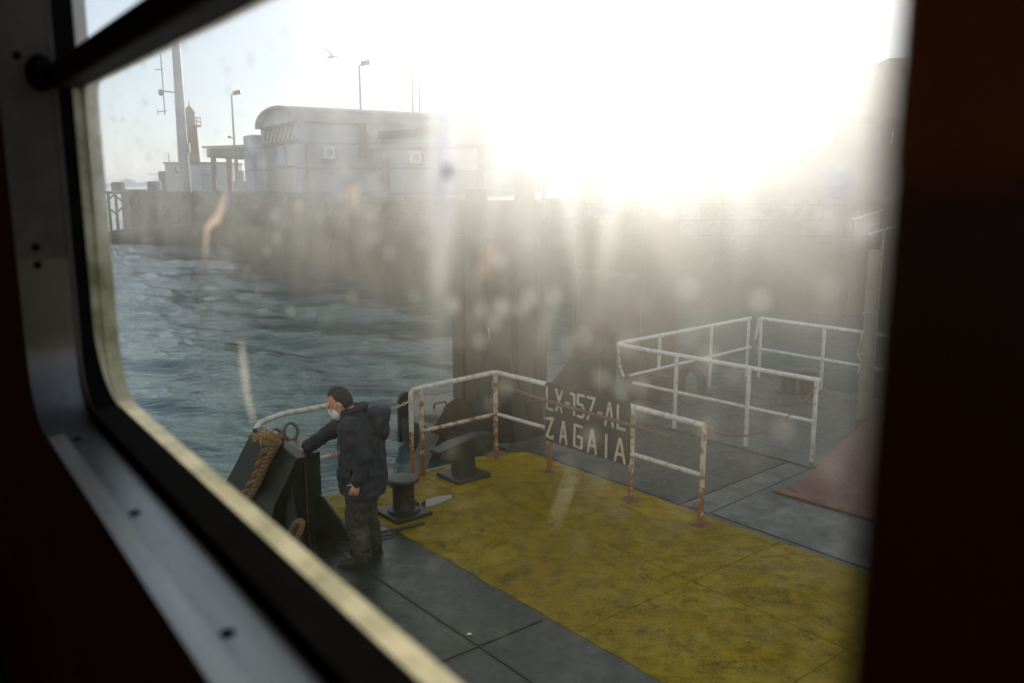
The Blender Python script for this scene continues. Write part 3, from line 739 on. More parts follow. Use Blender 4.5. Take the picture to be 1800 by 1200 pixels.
for px, pt, t in ((726, 112, "left of two thin bare masts behind the shed"), (738, 92, "right of two thin bare masts behind the shed, the taller one")):
    p = atY(px, 200, 72); top = atY(px, pt, 72)
    bm = B(); lathe(bm, [(0.11, 0), (0.06, top.z - QZ), (0, top.z - QZ + 0.05)], seg=8)
    o = link("flagpole", bm, "mast_grey"); o.location = (p.x, 72, QZ); tag(o, t, "mast", "thin masts behind the shed")
# blocks on the pier edge
for (px, Y, ww, hh2, t) in ((208, 80.5, 0.95, 0.75, "squat dark block at the left of the jetty walkway"), (271, 77.5, 0.9, 0.8, "squat brownish block on the jetty by the white hut")):
    p = atY(px, 332, Y)
    bm = B(); box(bm, -ww / 2, ww / 2, -0.4, 0.4, 0, hh2, 0.04); box(bm, -ww / 2 + 0.1, ww / 2 - 0.1, -0.3, 0.3, hh2, hh2 + 0.07)
    o = link("mooring_block", bm, "timber_dark", smooth=False); o.location = (p.x, p.y, 2.89); tag(o, t, "mooring block", "blocks on the jetty")
# gull
GU = empty("gull", atY(582, 101, 42), "grey gull gliding in the sky above the shed", "bird", rz=R(-20)); GU.rotation_euler = (R(28), R(-8), R(60))
def gull():
    bm = B(); tube(bm, [(-0.28, 0, -0.03), (-0.2, 0, -0.01), (-0.05, 0, 0), (0.1, 0, 0.015), (0.2, 0, 0.03), (0.26, 0, 0.03), (0.32, 0, 0.02)], [0.012, 0.035, 0.06, 0.055, 0.035, 0.03, 0.006], 10)
    for s in (-1, 1):
        st = [(0.0, 0.10, 0.0), (0.22, 0.08, 0.16), (0.42, -0.02, 0.20), (0.62, -0.16, 0.16)]
        ch = [0.16, 0.15, 0.11, 0.02]
        prev = None
        for (y, x, z), c in zip(st, ch):
            cur = [bm.verts.new((x + c / 2, s * y, z)), bm.verts.new((x, s * y, z + 0.015)), bm.verts.new((x - c / 2, s * y, z - 0.005)), bm.verts.new((x, s * y, z - 0.008))]
            if prev:
                for i in range(4): bm.faces.new((prev[i], prev[(i + 1) % 4], cur[(i + 1) % 4], cur[i]))
            prev = cur
        bm.faces.new(prev)
    link("gull_body", bm, "gull_grey", GU)
gull()

# --- terminal pavilion on the right quay
TR = empty("terminal_pavilion", (7.67, 31.6, QZ - 0.07), "flat roofed ferry terminal with deep fascia and glazed front in the sun glare", "building", rz=R(-4)); TR.scale = (1.162, 1.162, 1.162)
bm = B(); box(bm, -5.2, 14, -1.2, 7, 2.46, 3.78); link("fascia", bm, "terminal_roof", TR, smooth=False)  # left end lengthened behind the glare to keep the sun off the deck
bm = B(); box(bm, -5, 14, -0.6, 6.5, 3.79, 3.88); box(bm, 4.5, 5.1, -0.9, 1, 3.88, 4.1); link("roof_edge", bm, "terminal_wall", TR, smooth=False)
bm = B(); box(bm, -4.9, 14, -0.15, 0.15, 0, 1.70); box(bm, -4.9, 14, 6, 6.2, 0, 1.6); box(bm, -4.9, 1.9, -0.14, 0.14, 1.70, 2.46); link("low_wall", bm, "terminal_wall", TR, smooth=False)
for x, wd in ((1.92, 0.14), (2.84, 0.12), (3.28, 0.07), (3.40, 0.07), (4.72, 0.30), (5.35, 0.2), (7.0, 0.2), (9.0, 0.2), (12, 0.2)):
    bm = B(); box(bm, x, x + wd, -0.1, 0.12, 1.70, 2.46); link("column", bm, "terminal_wall", TR, smooth=False)
bm = B(); box(bm, 3.5, 4.66, -0.05, 0.02, 1.70, 2.30); link("blind_panel", bm, "terminal_wall", TR, smooth=False)
bm = B(); box(bm, 5.08, 5.9, -0.05, 0.02, 1.70, 2.36); link("blind_panel", bm, "terminal_wall", TR, smooth=False)
bm = B(); lathe(bm, [(0.09, 3.74), (0.05, 6.2), (0, 6.25)], (3.0, 1, 0), 8); link("roof_mast", bm, "mast_grey", TR)
for x in (4.1, 5.35):
    bm = B(); tube(bm, [(x, -1.0, 3.76), (x, -1.0, 4.05)], 0.03, 6); link("rail_stub", bm, "dark_metal", TR)
# sloping handrails of the quay steps
QH = empty("quay_stair_rails", atY(1520, 480, 26.8), "pale sloping stair handrails catching the sun at right", "handrail")
for a, b in (((1500, 386), (1550, 370)), ((1526, 412), (1582, 395))):
    bm = B(); tube(bm, [atY(*a, 26.6) - QH.location, atY(*b, 27.2) - QH.location], 0.028, 8)
    pa, pb = atY(*a, 26.6), atY(*b, 27.2)
    link("handrail", bm, "white_rail_clean", QH)
    for q in (pa, pb):
        bm = B(); tube(bm, [q - QH.location, Vector((q.x, q.y, -1.2)) - QH.location], 0.03, 8); link("rail_post", bm, "timber_dark", QH)

# ================================================================== PILES AND RAFT BEYOND THE PONTOON
RF = empty("guide_raft", uv(10.2, 8.0, WATER_Z), "low grey steel pile guide raft with round hatch beside the pontoon end", "raft")
def rl(bm): bmesh.ops.translate(bm, verts=bm.verts, vec=-RF.location); return bm
bm = B(); prism(bm, [uv(8.6, 7.45, -0.72), uv(11.55, 7.40, -0.72), uv(12.6, 7.95, -0.72), uv(11.95, 8.75, -0.72), uv(8.6, 8.9, -0.72)], (0, 0, 1), 0.44); link("raft_deck", rl(bm), "grey_raft", RF, smooth=False)
bm = B(); beam(bm, uv(11.45, 7.32, -0.48), uv(8.42, 7.32, -0.48), 0.22, 0.40); link("side_beam", rl(bm), "green_steel", RF, smooth=False)
bm = B(); prism(bm, [uv(11.40, 7.19, -0.7), uv(11.40, 7.47, -0.7), uv(11.40, 7.47, -0.02), uv(11.40, 7.42, 0.08), uv(11.40, 7.33, 0.12), uv(11.40, 7.24, 0.08), uv(11.40, 7.19, -0.02)], UU, 0.06); link("end_lug", rl(bm), "green_steel", RF, smooth=False)
bm = B(); c = uv(11.05, 7.85, -0.28); lathe(bm, [(0.40, 0), (0.40, 0.05), (0.36, 0.08), (0.0, 0.09)], c, 8); ht = link("hatch_lid", rl(bm), "grey_raft", RF, smooth=False)
for s in (-0.14, 0.14):
    bm = B(); o_ = uv(11.05 + s, 7.85, -0.19); tube(bm, fillet([o_ + VV * -0.12, o_ + VV * -0.12 + Vector((0, 0, 0.08)), o_ + VV * 0.12 + Vector((0, 0, 0.08)), o_ + VV * 0.12], 0.03), 0.015, 6); link("lid_handle", rl(bm), "rust_rod", ht)
bm = B(); beam(bm, atY(758, 765, 12.35), atY(722, 850, 11.4), 0.24, 0.12, (0.3, -0.4, 0.8)); link("fender_strut", rl(bm), "grey_raft", RF, smooth=False)

def zz_(h): return Vector((0, 0, h))
GP = empty("guide_pile", (-0.19, 12.75, WATER_Z), "thick brown steel guide pile rising behind the name board", "pile")
bm = B(); lathe(bm, [(0.635, -2), (0.635, 1.0), (0.64, 1.02), (0.64, 1.06), (0.635, 1.08), (0.635, 3.95), (0.60, 4.0), (0.0, 4.02)], (0, 0, 0), 40); link("pile_tube", bm, "pile_steel", GP)
bm = B(); tube(bm, [(0.655, -0.10, 0.4), (0.655, -0.10, 4.85)], 0.03, 8); link("edge_rail", bm, "grey_raft", GP)
bm = B()
for sx in (-1, 1):
    prism(bm, [(0.05 * sx, -0.66, 2.2), (0.55 * sx, -0.95, 0.45), (0.25 * sx, -0.95, 0.45)], (0, 1, 0), 0.06)
link("base_gusset", bm, "green_steel", GP, smooth=False)
bm = B(); lathe(bm, [(0.70, 0.42), (0.82, 0.42), (0.82, 0.60), (0.70, 0.60)], (0, 0, 0), 32); link("guide_collar", bm, "green_steel", GP)
bm = B(); prism(bm, [atY(q[0], q[1], 12.5) - GP.location for q in ((806, 680), (800, 700), (786, 711), (762, 752), (742, 806), (838, 806), (838, 680))], (0, 1, 0), 0.08); link("side_gusset", bm, "pile_steel", GP, smooth=False)
for a_, top_, wd_ in ((-142, 3.5, 0.24), (-118, 4.15, 0.26), (-88, 3.2, 0.28), (-60, 4.35, 0.24), (-36, 3.75, 0.26)):
    bm = B(); a_ = R(a_); c_ = Vector((math.cos(a_) * 0.70, math.sin(a_) * 0.70, 0)); n_ = Vector((math.cos(a_), math.sin(a_), 0))
    lean_ = Vector((0.02 * math.sin(a_ * 5), 0, 0)); beam(bm, c_ + zz_(1.1), c_ + lean_ + zz_(top_), wd_, 0.16, n_); link("fender_timber", bm, "timber_dark", GP, smooth=False)
bm = B(); cp = [(-0.15, -0.68, 2.2), (-0.1, -0.72, 1.9), (0.02, -0.72, 1.7), (0.0, -0.72, 1.62)]; tube(bm, cp, 0.012, 6); link("loose_wire", bm, "chain_white", GP)

DP = empty("raked_dolphin", (1.72, 15.3, WATER_Z), "dark mooring dolphin of raked tubular legs beyond the name board", "mooring dolphin")
def dl(bm): bmesh.ops.translate(bm, verts=bm.verts, vec=-DP.location); return bm
bm = B(); tube(bm, [atY(1070, 545, 15.3), atY(1067, 760, 15.3)], 0.15, 14); link("leg", dl(bm), "pile_steel", DP)
bm = B(); tube(bm, [atY(1072, 575, 15.3), atY(958, 710, 14.7)], 0.17, 14); link("leg", dl(bm), "pile_steel", DP)
bm = B(); tube(bm, [atY(1084, 565, 15.4), atY(1148, 775, 14.9)], 0.22, 14); link("leg", dl(bm), "pile_steel", DP)
bm = B(); prism(bm, [atY(1020, 580, 15.1), atY(1125, 588, 15.1), atY(1125, 490, 15.1), atY(1020, 480, 15.1)], (0, 1, 0), 0.9); link("pile_cap", dl(bm), "pile_steel", DP, smooth=False)
for (px, ptop, Y, rr, lab) in ((1030, 400, 16.4, 0.26, "slim dark timber pile standing behind the raked dolphin"), (1158, 296, 17.2, 0.36, "tall dark round pile under the sun glare")):
    p, q = atY(px, 600, Y), atY(px, ptop, Y)
    t = empty("mooring_pile", (p.x, Y, WATER_Z), lab, "pile", "mooring piles in the basin")
    H = q.z - WATER_Z
    bm = B(); lathe(bm, [(rr * 1.05, -2), (rr, 0.5), (rr * 0.97, H)], seg=20); link("shaft", bm, "pile_steel", t)
    bm = B(); lathe(bm, [(rr * 1.12, H - 0.02), (rr * 1.12, H + 0.06), (rr * 0.4, H + 0.22), (0, H + 0.24)], seg=20); link("cap", bm, "pile_steel", t)

# ================================================================== RAILINGS
def rail_thing(name, org, label, group=None):
    t = empty(name, org, label, "railing", group)
    def part(pname, pts, r, mat, seg=12):
        bm = B(); tube(bm, [Vector(p) - t.location for p in pts], r, seg); return link(pname, bm, mat, t)
    return t, part
# front railing round the yellow deck corner
t, part = rail_thing("deck_railing", uv(8.2, 6.66), "rusty white pipe railing round the yellow deck corner carrying the name board")
pA, pB, pC, pD, pE, pF = uv(8.19, 5.33), uv(8.18, 5.47), uv(8.21, 6.62), uv(7.26, 6.68), uv(5.99, 6.73), uv(5.06, 6.75)
zz = lambda h: Vector((0, 0, h))
T = 1.06
part("top_rail", fillet([pA + zz(0.55), pA + zz(T - 0.02), pB + zz(T), pC + zz(T + 0.02), pD + zz(T + 0.015), pF + zz(T - 0.01)], 0.06), 0.030, "white_rail", 14)
part("mid_rail", [pB + zz(0.53), pC + zz(0.535)], 0.024, "rusty_post")
part("mid_rail", [pC + UU * -0.05 + zz(0.54), pD + zz(0.54), pF + zz(0.53)], 0.024, "white_rail")
part("post", [pA, pA + zz(0.6)], 0.026, "rusty_post")
for p in (pB, pC, pD, pE, pF): part("post", [p, p + zz(T)], 0.029, "rusty_post")
for p in (pC, pD, pE, pF):
    bm = B(); lathe(bm, [(0.07, 0.004), (0.06, 0.012), (0.032, 0.02), (0.03, 0.03)], p - t.location, 14); link("foot_weld", bm, "rust_rod", t)
gs_ = random.Random(21)
for i_, (p, r_) in enumerate(((pC, 0.15), (pD, 0.10), (pE, 0.13), (pF, 0.11), (pB, 0.08))):
    sheet("rust_stain", wobble([p + Vector((r_ * math.cos(a) * gs_.uniform(0.5, 1.3), r_ * math.sin(a) * gs_.uniform(0.5, 1.3), 0)) for a in np.linspace(0, 6.283, 15)[:-1]], 0.012, 0.03, i_), "rust_stain", 0.004, 0.0088)
# left end rail running from behind the man to the black bracket
t, part = rail_thing("end_railing", uv(8.17, 4.3), "curved white end rail running behind the man to the black bracket")
part("top_rail", fillet([uv(8.17, 4.55, 1.0), uv(8.17, 4.5, 1.05), uv(8.18, 3.72, 1.05), uv(8.05, 3.40, 1.03), uv(7.93, 3.32, 0.98), uv(7.90, 3.30, 0.86)], 0.12), 0.029, "white_rail")
part("mid_rail", [uv(8.13, 3.75, 0.5), uv(8.12, 4.5, 0.5)], 0.022, "rusty_post")
part("post", [uv(8.17, 4.52, 0), uv(8.17, 4.52, 1.03)], 0.028, "rusty_post")
# back railing round the far deck
t, part = rail_thing("far_railing", uv(7.5, 9.29), "L shaped white pipe railing between the two far deck areas")
T = 1.06
part("top_rail", fillet([uv(8.8, 12.95, T + 0.01), uv(8.66, 9.40, T), uv(8.60, 9.28, T), uv(5.37, 9.42, T)], 0.10), 0.030, "white_rail_clean", 14)
part("mid_rail", [uv(8.28, 9.29, 0.53), uv(5.40, 9.42, 0.53)], 0.024, "white_rail_clean")
part("mid_rail", [uv(8.64, 9.6, 0.53), uv(8.8, 13.0, 0.54)], 0.024, "white_rail_clean")
for u_, v_ in ((7.5, 9.31), (6.34, 9.36), (5.41, 9.42)): part("post", [uv(u_, v_), uv(u_, v_, T)], 0.030, "white_rail")
for u_, v_ in ((8.69, 10.35), (8.74, 11.75), (8.80, 12.9)): part("post", [uv(u_, v_), uv(u_, v_, T)], 0.028, "white_rail_clean")
part("corner_bracket", fillet([uv(8.62, 9.32, T - 0.03), uv(8.60, 9.32, 0.75), uv(8.48, 9.30, 0.58)], 0.1), 0.024, "rusty_post")
t, part = rail_thing("edge_railing", uv(8.6, 13.0), "white pipe railing along the outer edge of the far deck")
part("top_rail", fillet([uv(8.72, 13.02, 0.7), uv(8.66, 13.02, T + 0.02), uv(2.5, 13.02, T + 0.02)], 0.05), 0.030, "white_rail_clean")
part("mid_rail", [uv(8.66, 13.02, 0.53), uv(2.5, 13.02, 0.53)], 0.024, "white_rail_clean")
for u_ in (8.62, 7.4, 5.9, 4.4): part("post", [uv(u_, 13.02), uv(u_, 13.02, T)], 0.028, "white_rail_clean")

# name board hung on the front railing
SG = empty("name_board", pD.lerp(pE, 0.5) + zz(0.42), "black board lettered LX-157-AL ZAGAIA hung on the rusty railing", "sign")
s0, s1 = pD + UU * 0.035 - VV * 0.045, pE - UU * 0.0 - VV * 0.045
ex = (s1 - s0); SW = ex.length; ex = ex.normalized(); ez = Vector((0, 0, 1)); en = Vector((ex.y, -ex.x, 0))
if en.dot(VV) > 0: en = -en
Z0, Z1 = 0.40, 1.12
def spt(a, b, off=0.0): return s0 + ex * (a * SW) + ez * (Z1 - b * (Z1 - Z0)) + en * off - SG.location
def rr_poly(r=0.055, n=5):
    ra, rb = r / SW, r / (Z1 - Z0); out = []
    for cx, cy, a0 in ((ra, rb, 180), (1 - ra, rb, 270), (1 - ra, 1 - rb, 0), (ra, 1 - rb, 90)):
        for i in range(n + 1):
            a = R(a0 + 90 * i / n); out.append((cx + ra * math.cos(a), cy + rb * math.sin(a)))
    return out
bm = B(); prism(bm, [spt(a, b) for a, b in rr_poly()], -en, 0.012); link("board", bm, "sign_black", SG, smooth=False)
GL = {
 'L': [[(0.05, 0), (0.05, 1), (0.95, 1)]], 'X': [[(0, 0), (0.95, 1)], [(1, 0), (0.05, 1)]], '-': [[(0, 0.45), (1, 0.5)]],
 '1': [[(0.0, 0.02), (0.75, 0.06), (0.75, 1)]], '5': [[(1, 0), (0.1, 0), (0.1, 0.42), (0.75, 0.44), (1, 0.62), (0.95, 0.9), (0.75, 1), (0.08, 0.97)]],
 '7': [[(0, 0), (1, 0), (0.15, 0.92), (0.05, 1.0)]], 'A': [[(0, 1), (0.45, 0), (0.55, 0), (1, 1)], [(0.2, 0.68), (0.8, 0.68)]],
 'Z': [[(0, 0.08), (1, 0), (0.08, 0.95), (0.9, 1), (0.95, 0.88)]], 'G': [[(1, 0.03), (0.1, 0.0), (0.05, 0.97), (1, 1), (1, 0.52), (0.5, 0.5)]], 'I': [[(0.5, 0), (0.5, 1)]],
}
def letters(seq, nm, mat):
    bm = B()
    for ch, a0, a1, b0, b1 in seq:
        for st in GL[ch]:
            P = [(a0 + (a1 - a0) * x, b0 + (b1 - b0) * y) for x, y in st]
            for (p, q) in zip(P, P[1:]):
                A_, B_ = spt(*p), spt(*q); d = (B_ - A_).normalized(); sd_ = d.cross(en).normalized(); hw = 0.0155; out = []
                for c0, dd, n in ((A_, -1, 4), (B_, 1, 4)):
                    for i in range(n + 1):
                        an = R(-90 + 180 * i / n)
                        out.append(c0 + d * dd * hw * math.cos(an) + sd_ * dd * hw * math.sin(an))
                random_off = 0.0006 * (len(bm.verts) % 7)
                prism(bm, [x - en * 0.001 for x in out], en, 0.006 + random_off)
    return link(nm, bm, mat, SG, smooth=False)
letters([('L', .022, .105, .085, .445), ('X', .145, .222, .09, .435), ('-', .268, .305, .24, .30), ('1', .325, .385, .085, .43), ('5', .405, .487, .085, .44), ('7', .525, .61, .085, .44), ('-', .655, .69, .26, .32), ('A', .735, .82, .10, .45), ('L', .868, .955, .10, .45)], "registration_lettering", "letter_white")
letters([('Z', .022, .108, .59, .93), ('A', .20, .28, .60, .955), ('G', .37, .465, .585, .95), ('A', .54, .635, .60, .965), ('I', .735, .765, .605, .965), ('A', .85, .955, .615, .97)], "name_lettering", "letter_white")
# loose rusty rod lying along the railing in front of the board
bm = B(); a, b = uv(8.27, 6.60, 0.93), uv(5.26, 6.50, 0.93); tube(bm, [a, a.lerp(b, 0.4) - zz(0.012), b], 0.022, 10)
tag(base(link("rusty_rod", bm, "rust_rod"), a), "long rusty rod tied to the railing across the name board", "rod")
bm = B(); q = uv(8.22, 6.61, 0.93); tube(bm, [q + VV * 0.04 + zz(0.04), q - VV * 0.03 + zz(0.02), q - VV * 0.03 - zz(0.05), q + VV * 0.05 - zz(0.03), q + VV * 0.02 - zz(0.12)], 0.008, 6)
tag(base(link("lashing_cord", bm, "chain_white"), q), "frayed pale cord tying the rusty rod to the corner post", "cord")

def chain(name, a, b, sag, mat, label, n, r=0.016, wire=0.0055):
    pts = []
    for i in range(n + 1):
        t_ = i / n; p = Vector(a).lerp(Vector(b), t_); p.z -= sag * 4 * t_ * (1 - t_); pts.append(p)
    t = empty(name, a, label, "chain")
    bm = B()
    for i in range(n):
        p, q = pts[i], pts[i + 1]; d = (q - p); c = (p + q) / 2; L_ = d.length * 0.68; d = d.normalized()
        s = d.cross(Vector((0, 0, 1))).normalized(); u2 = s.cross(d)
        w_ = s if i % 2 else u2
        ring = [c + d * (L_ * math.cos(x)) + w_ * (r * math.sin(x)) - t.location for x in np.linspace(0, 2 * math.pi, 11)[:-1]]
        tube(bm, ring, wire, 5, closed=True)
    link("links", bm, mat, t)
chain("barrier_chain", uv(5.06, 6.75, 1.03), uv(5.41, 9.40, 0.98), 0.30, "chain_rust", "thin red brown chain sagging between the two railings", 110, 0.010, 0.0045)
chain("gap_chain", uv(8.18, 5.46, 0.98), uv(8.17, 4.52, 0.98), 0.10, "chain_white", "short pale chain closing the gap beside the man", 26)

# ================================================================== DECK FITTINGS
# round bollard
c = gz(710, 903)
BL = empty("round_bollard", c, "black mushroom bollard with cross bar beside the man", "bollard", rz=PONT_RZ)
bm = B(); box(bm, -0.22, 0.22, -0.22, 0.22, 0.004, 0.045, 0.008); link("base_plate", bm, "black_steel", BL, smooth=False)
bm = B(); lathe(bm, [(0.17, 0.04), (0.17, 0.07), (0.12, 0.075), (0.115, 0.09), (0.115, 0.34), (0.12, 0.35)], seg=28); link("post", bm, "black_steel", BL)
bm = B(); lathe(bm, [(0.12, 0.345), (0.165, 0.365), (0.17, 0.385), (0.155, 0.405), (0.06, 0.415), (0.0, 0.415)], seg=28); link("cap", bm, "black_steel", BL)
bm = B(); tube(bm, [(-0.02, -0.30, 0.20), (0.02, 0.34, 0.24)], 0.022, 10); link("cross_bar", bm, "black_steel", BL)
# T shaped cleat
c = uv(7.78, 5.78)
CL = empty("mooring_cleat", c, "heavy T shaped mooring cleat on a square plate at the deck corner", "cleat", rz=PONT_RZ)
bm = B(); box(bm, -0.24, 0.24, -0.22, 0.22, 0.004, 0.06, 0.01); link("base_plate", bm, "black_steel", CL, smooth=False)
bm = B(); hexa(bm, [(-0.12, -0.085, 0.06), (0.12, -0.085, 0.06), (0.12, 0.085, 0.06), (-0.12, 0.085, 0.06), (-0.11, -0.07, 0.36), (0.11, -0.07, 0.36), (0.11, 0.07, 0.36), (-0.11, 0.07, 0.36)]); link("stem", bm, "green_steel", CL, smooth=False)
bm = B(); P = [(-0.42, 0, 0.40), (-0.40, 0, 0.34), (-0.16, 0, 0.28), (0.16, 0, 0.28), (0.40, 0, 0.40), (0.42, 0, 0.47), (0.2, 0, 0.50), (-0.05, 0, 0.47), (-0.2, 0, 0.45)]
prism(bm, [Vector(p) + Vector((0, -0.10, 0.0)) for p in P], (0, 1, 0), 0.20); bmesh.ops.bevel(bm, geom=bm.edges[:], offset=0.015, segments=2, affect='EDGES'); link("cross_arm", bm, "green_steel", CL, smooth=False)
sheet("cleat_pad", wobble([uv(7.36, 5.38), uv(8.12, 5.42), uv(8.14, 6.06), uv(7.4, 6.04)], 0.015, 0.15, 2), "deck_yellow_fresh", 0.004, 0.0085)
# bollards on the far deck
g = "bollards on the far deck edge"
def far_bollard(p, h, r, lab):
    t = empty("deck_bollard", p, lab, "bollard", g)
    bm = B(); lathe(bm, [(r * 1.7, 0.0), (r * 1.7, 0.04), (r * 1.05, 0.05), (r, 0.1), (r, h * 0.8)], seg=20); link("post", bm, "black_steel", t)
    bm = B(); lathe(bm, [(r, h * 0.8), (r * 1.5, h * 0.86), (r * 1.5, h * 0.93), (r * 1.2, h), (0, h * 1.01)], seg=20); link("cap", bm, "black_steel", t)
far_bollard(gz(1150, 708), 0.50, 0.13, "dark round bollard at the left end of the far deck")
far_bollard(gz(1385, 690), 0.42, 0.12, "left of the pair of dark bollards inside the far deck corner")
far_bollard(gz(1418, 692), 0.42, 0.12, "right of the pair of dark bollards inside the far deck corner")
p = gz(1215, 690)
FL = empty("deck_fairlead", p, "dark arched fairlead standing on the far deck edge", "fairlead", rz=PONT_RZ)
bm = B(); tube(bm, fillet([(0, -0.2, 0), (0, -0.22, 0.30), (0, 0, 0.48), (0, 0.22, 0.30), (0, 0.2, 0)], 0.2), 0.07, 12); link("arch", bm, "black_steel", FL)
bm = B(); box(bm, -0.15, 0.15, -0.3, 0.3, 0.012, 0.04); link("foot_plate", bm, "black_steel", FL, smooth=False)

# cream upright pipe by the gangway
p = gz(1515, 738)
PT = empty("gangway_post", p, "tall cream steel post standing by the red gangway", "post")
h = atY(1519, 440, p.y).z
bm = B(); tube(bm, [(0, 0, 0.012), (0, 0, 1.55), (0, 0, h)], 0.078, 20); link("pipe", bm, "pipe_cream", PT)
for z_ in (0.95, 1.55): 
    bm = B(); lathe(bm, [(0.08, z_), (0.10, z_ + 0.01), (0.10, z_ + 0.05), (0.08, z_ + 0.06)], seg=20); link("pipe_band", bm, "pipe_cream", PT)
bm = B(); tube(bm, [(-0.12, -0.06, 1.3), (-0.16, -0.06, 1.0), (-0.10, -0.06, 0.9), (-0.13, -0.06, 0.72)], 0.01, 6); link("cable", bm, "chain_white", PT)
bm = B(); tube(bm, [(0.16, 0.12, 0.012), (0.16, 0.12, h + 0.3)], 0.02, 8); link("guide_wire", bm, "chain_white", PT)

# red gangway from the deck up to the quay
GW = empty("gangway", uv(4.0, 8.3), "red brown chequer plate gangway rising from the deck to the quay", "gangway")
def gl_(bm): bmesh.ops.translate(bm, verts=bm.verts, vec=-GW.location); return bm
a0, b0, a1, b1 = uv(5.0, 8.30, 0.035), uv(2.9, 8.42, 0.035), uv(5.0, 18.6, 2.98), uv(2.9, 18.6, 2.98)
bm = B(); hexa(bm, [a0 - zz(0.02), b0 - zz(0.02), b1 - zz(0.12), a1 - zz(0.12), a0, b0, b1, a1]); link("tread_plate", gl_(bm), "ramp_red", GW, smooth=False)
bm = B(); hexa(bm, [uv(5.12, 8.12, 0.012), uv(2.8, 8.24, 0.012), uv(2.8, 8.40, 0.014), uv(5.02, 8.29, 0.014), uv(5.12, 8.12, 0.03), uv(2.8, 8.24, 0.03), uv(2.8, 8.40, 0.05), uv(5.02, 8.29, 0.05)]); link("toe_plate", gl_(bm), "rust_rod", GW, smooth=False)
for uu_ in (5.03, 2.87):
    bm = B(); beam(bm, uv(uu_, 8.9, 0.10), uv(uu_, 18.6, 2.9), 0.06, 0.16); link("side_beam", gl_(bm), "ramp_red", GW, smooth=False)
bm = B(); ubox(bm, 2.8, 5.1, 18.62, 34.5, 2.84, 2.97); link("landing", gl_(bm), "ramp_red", GW, smooth=False)
bm = B(); tube(bm, [uv(2.87, 9.0, 1.2), uv(2.87, 18.6, 3.98)], 0.028, 8); link("handrail", gl_(bm), "white_rail_clean", GW)
for i in range(6):
    f_ = i / 5; q = uv(2.87, 9.0 + 9.4 * f_, 0.16 + 2.72 * f_); bm = B(); tube(bm, [q, q + zz(1.04)], 0.025, 8); link("rail_post", gl_(bm), "white_rail_clean", GW)

# ------------------------------------------------------------------ black bracket with ropes, left corner
BK = empty("fender_bracket", uv(7.5, 3.5), "black steel fender bracket at the deck corner under the man's hand", "bracket")
def bl(bm): bmesh.ops.translate(bm, verts=bm.verts, vec=-BK.location); return bm
VF = 3.22
def pv(px, py): return onv(px, py, VF)
bm = B(); prism(bm, [pv(445, 752), pv(497, 786), pv(522, 806), pv(508, 836), pv(482, 886), pv(470, 960), pv(400, 960), pv(360, 900), pv(402, 838)], VV, 0.10)
bmesh.ops.bevel(bm, geom=bm.edges[:], offset=0.008, segments=2, affect='EDGES'); link("slanted_plate", bl(bm), "black_steel", BK, smooth=False)
bm = B(); hexa(bm, [uv(7.26, 3.34, 0), uv(7.24, 3.66, 0), uv(7.72, 3.70, 0), uv(7.74, 3.34, 0), uv(7.26, 3.34, 0.88), uv(7.24, 3.66, 0.88), uv(7.72, 3.70, 0.90), uv(7.74, 3.34, 0.90)]); link("box_post", bl(bm), "green_steel", BK, smooth=False)
bm = B(); hexa(bm, [uv(7.34, 3.33, 0.905), uv(7.30, 3.62, 0.89), uv(7.70, 3.70, 0.91), uv(7.76, 3.36, 0.92), uv(7.34, 3.33, 0.93), uv(7.30, 3.62, 0.915), uv(7.70, 3.70, 0.935), uv(7.76, 3.36, 0.945)]); link("top_plate", bl(bm), "grey_raft", BK, smooth=False)
bm = B(); prism(bm, [uv(7.24, 3.63, 0.46), uv(7.20, 3.66, 0.44), uv(6.99, 3.83, 0.09), uv(6.95, 3.83, 0.03), uv(6.97, 3.80, 0.0), uv(7.26, 3.60, 0)], VV * -0.6 + UU * -0.6, 0.025); link("gusset_plate", bl(bm), "green_steel", BK, smooth=False)
bm = B(); prism(bm, [uv(7.26, 3.32, 0.84), uv(7.26, 3.32, 0.0), uv(6.84, 3.30, 0.0), uv(7.2, 3.32, 0.70)], VV, -0.02); link("gusset_plate", bl(bm), "green_steel", BK, smooth=False)
bm = B(); tube(bm, [uv(7.235, 3.50, 0.0), uv(7.235, 3.50, 0.90)], 0.008, 6); link("edge_weld", bl(bm), "rust_rod", BK)
# shackles
def ring_thing(c, r, lab, ax, wire=0.017):
    bm = B(); ax = Vector(ax).normalized(); up = Vector((0, 0, 1)); s = ax.cross(up).normalized(); u2 = s.cross(ax)
    tube(bm, [Vector(c) + s * (r * 0.8 * math.cos(t_)) + u2 * (r * math.sin(t_)) for t_ in np.linspace(0, 2 * math.pi, 21)[:-1]], wire, 8, closed=True)
    tag(base(link("shackle_ring", bm, "grey_raft"), c), lab, "shackle", "rings on the black bracket")
ring_thing(uv(7.62, 3.55, 1.015), 0.085, "upright iron ring on the bracket top nearer the man", (0.5, -0.85, 0.15))
ring_thing(uv(7.58, 3.38, 1.00), 0.08, "iron ring holding the frayed end of the mooring rope", (0.7, -0.6, 0.3))
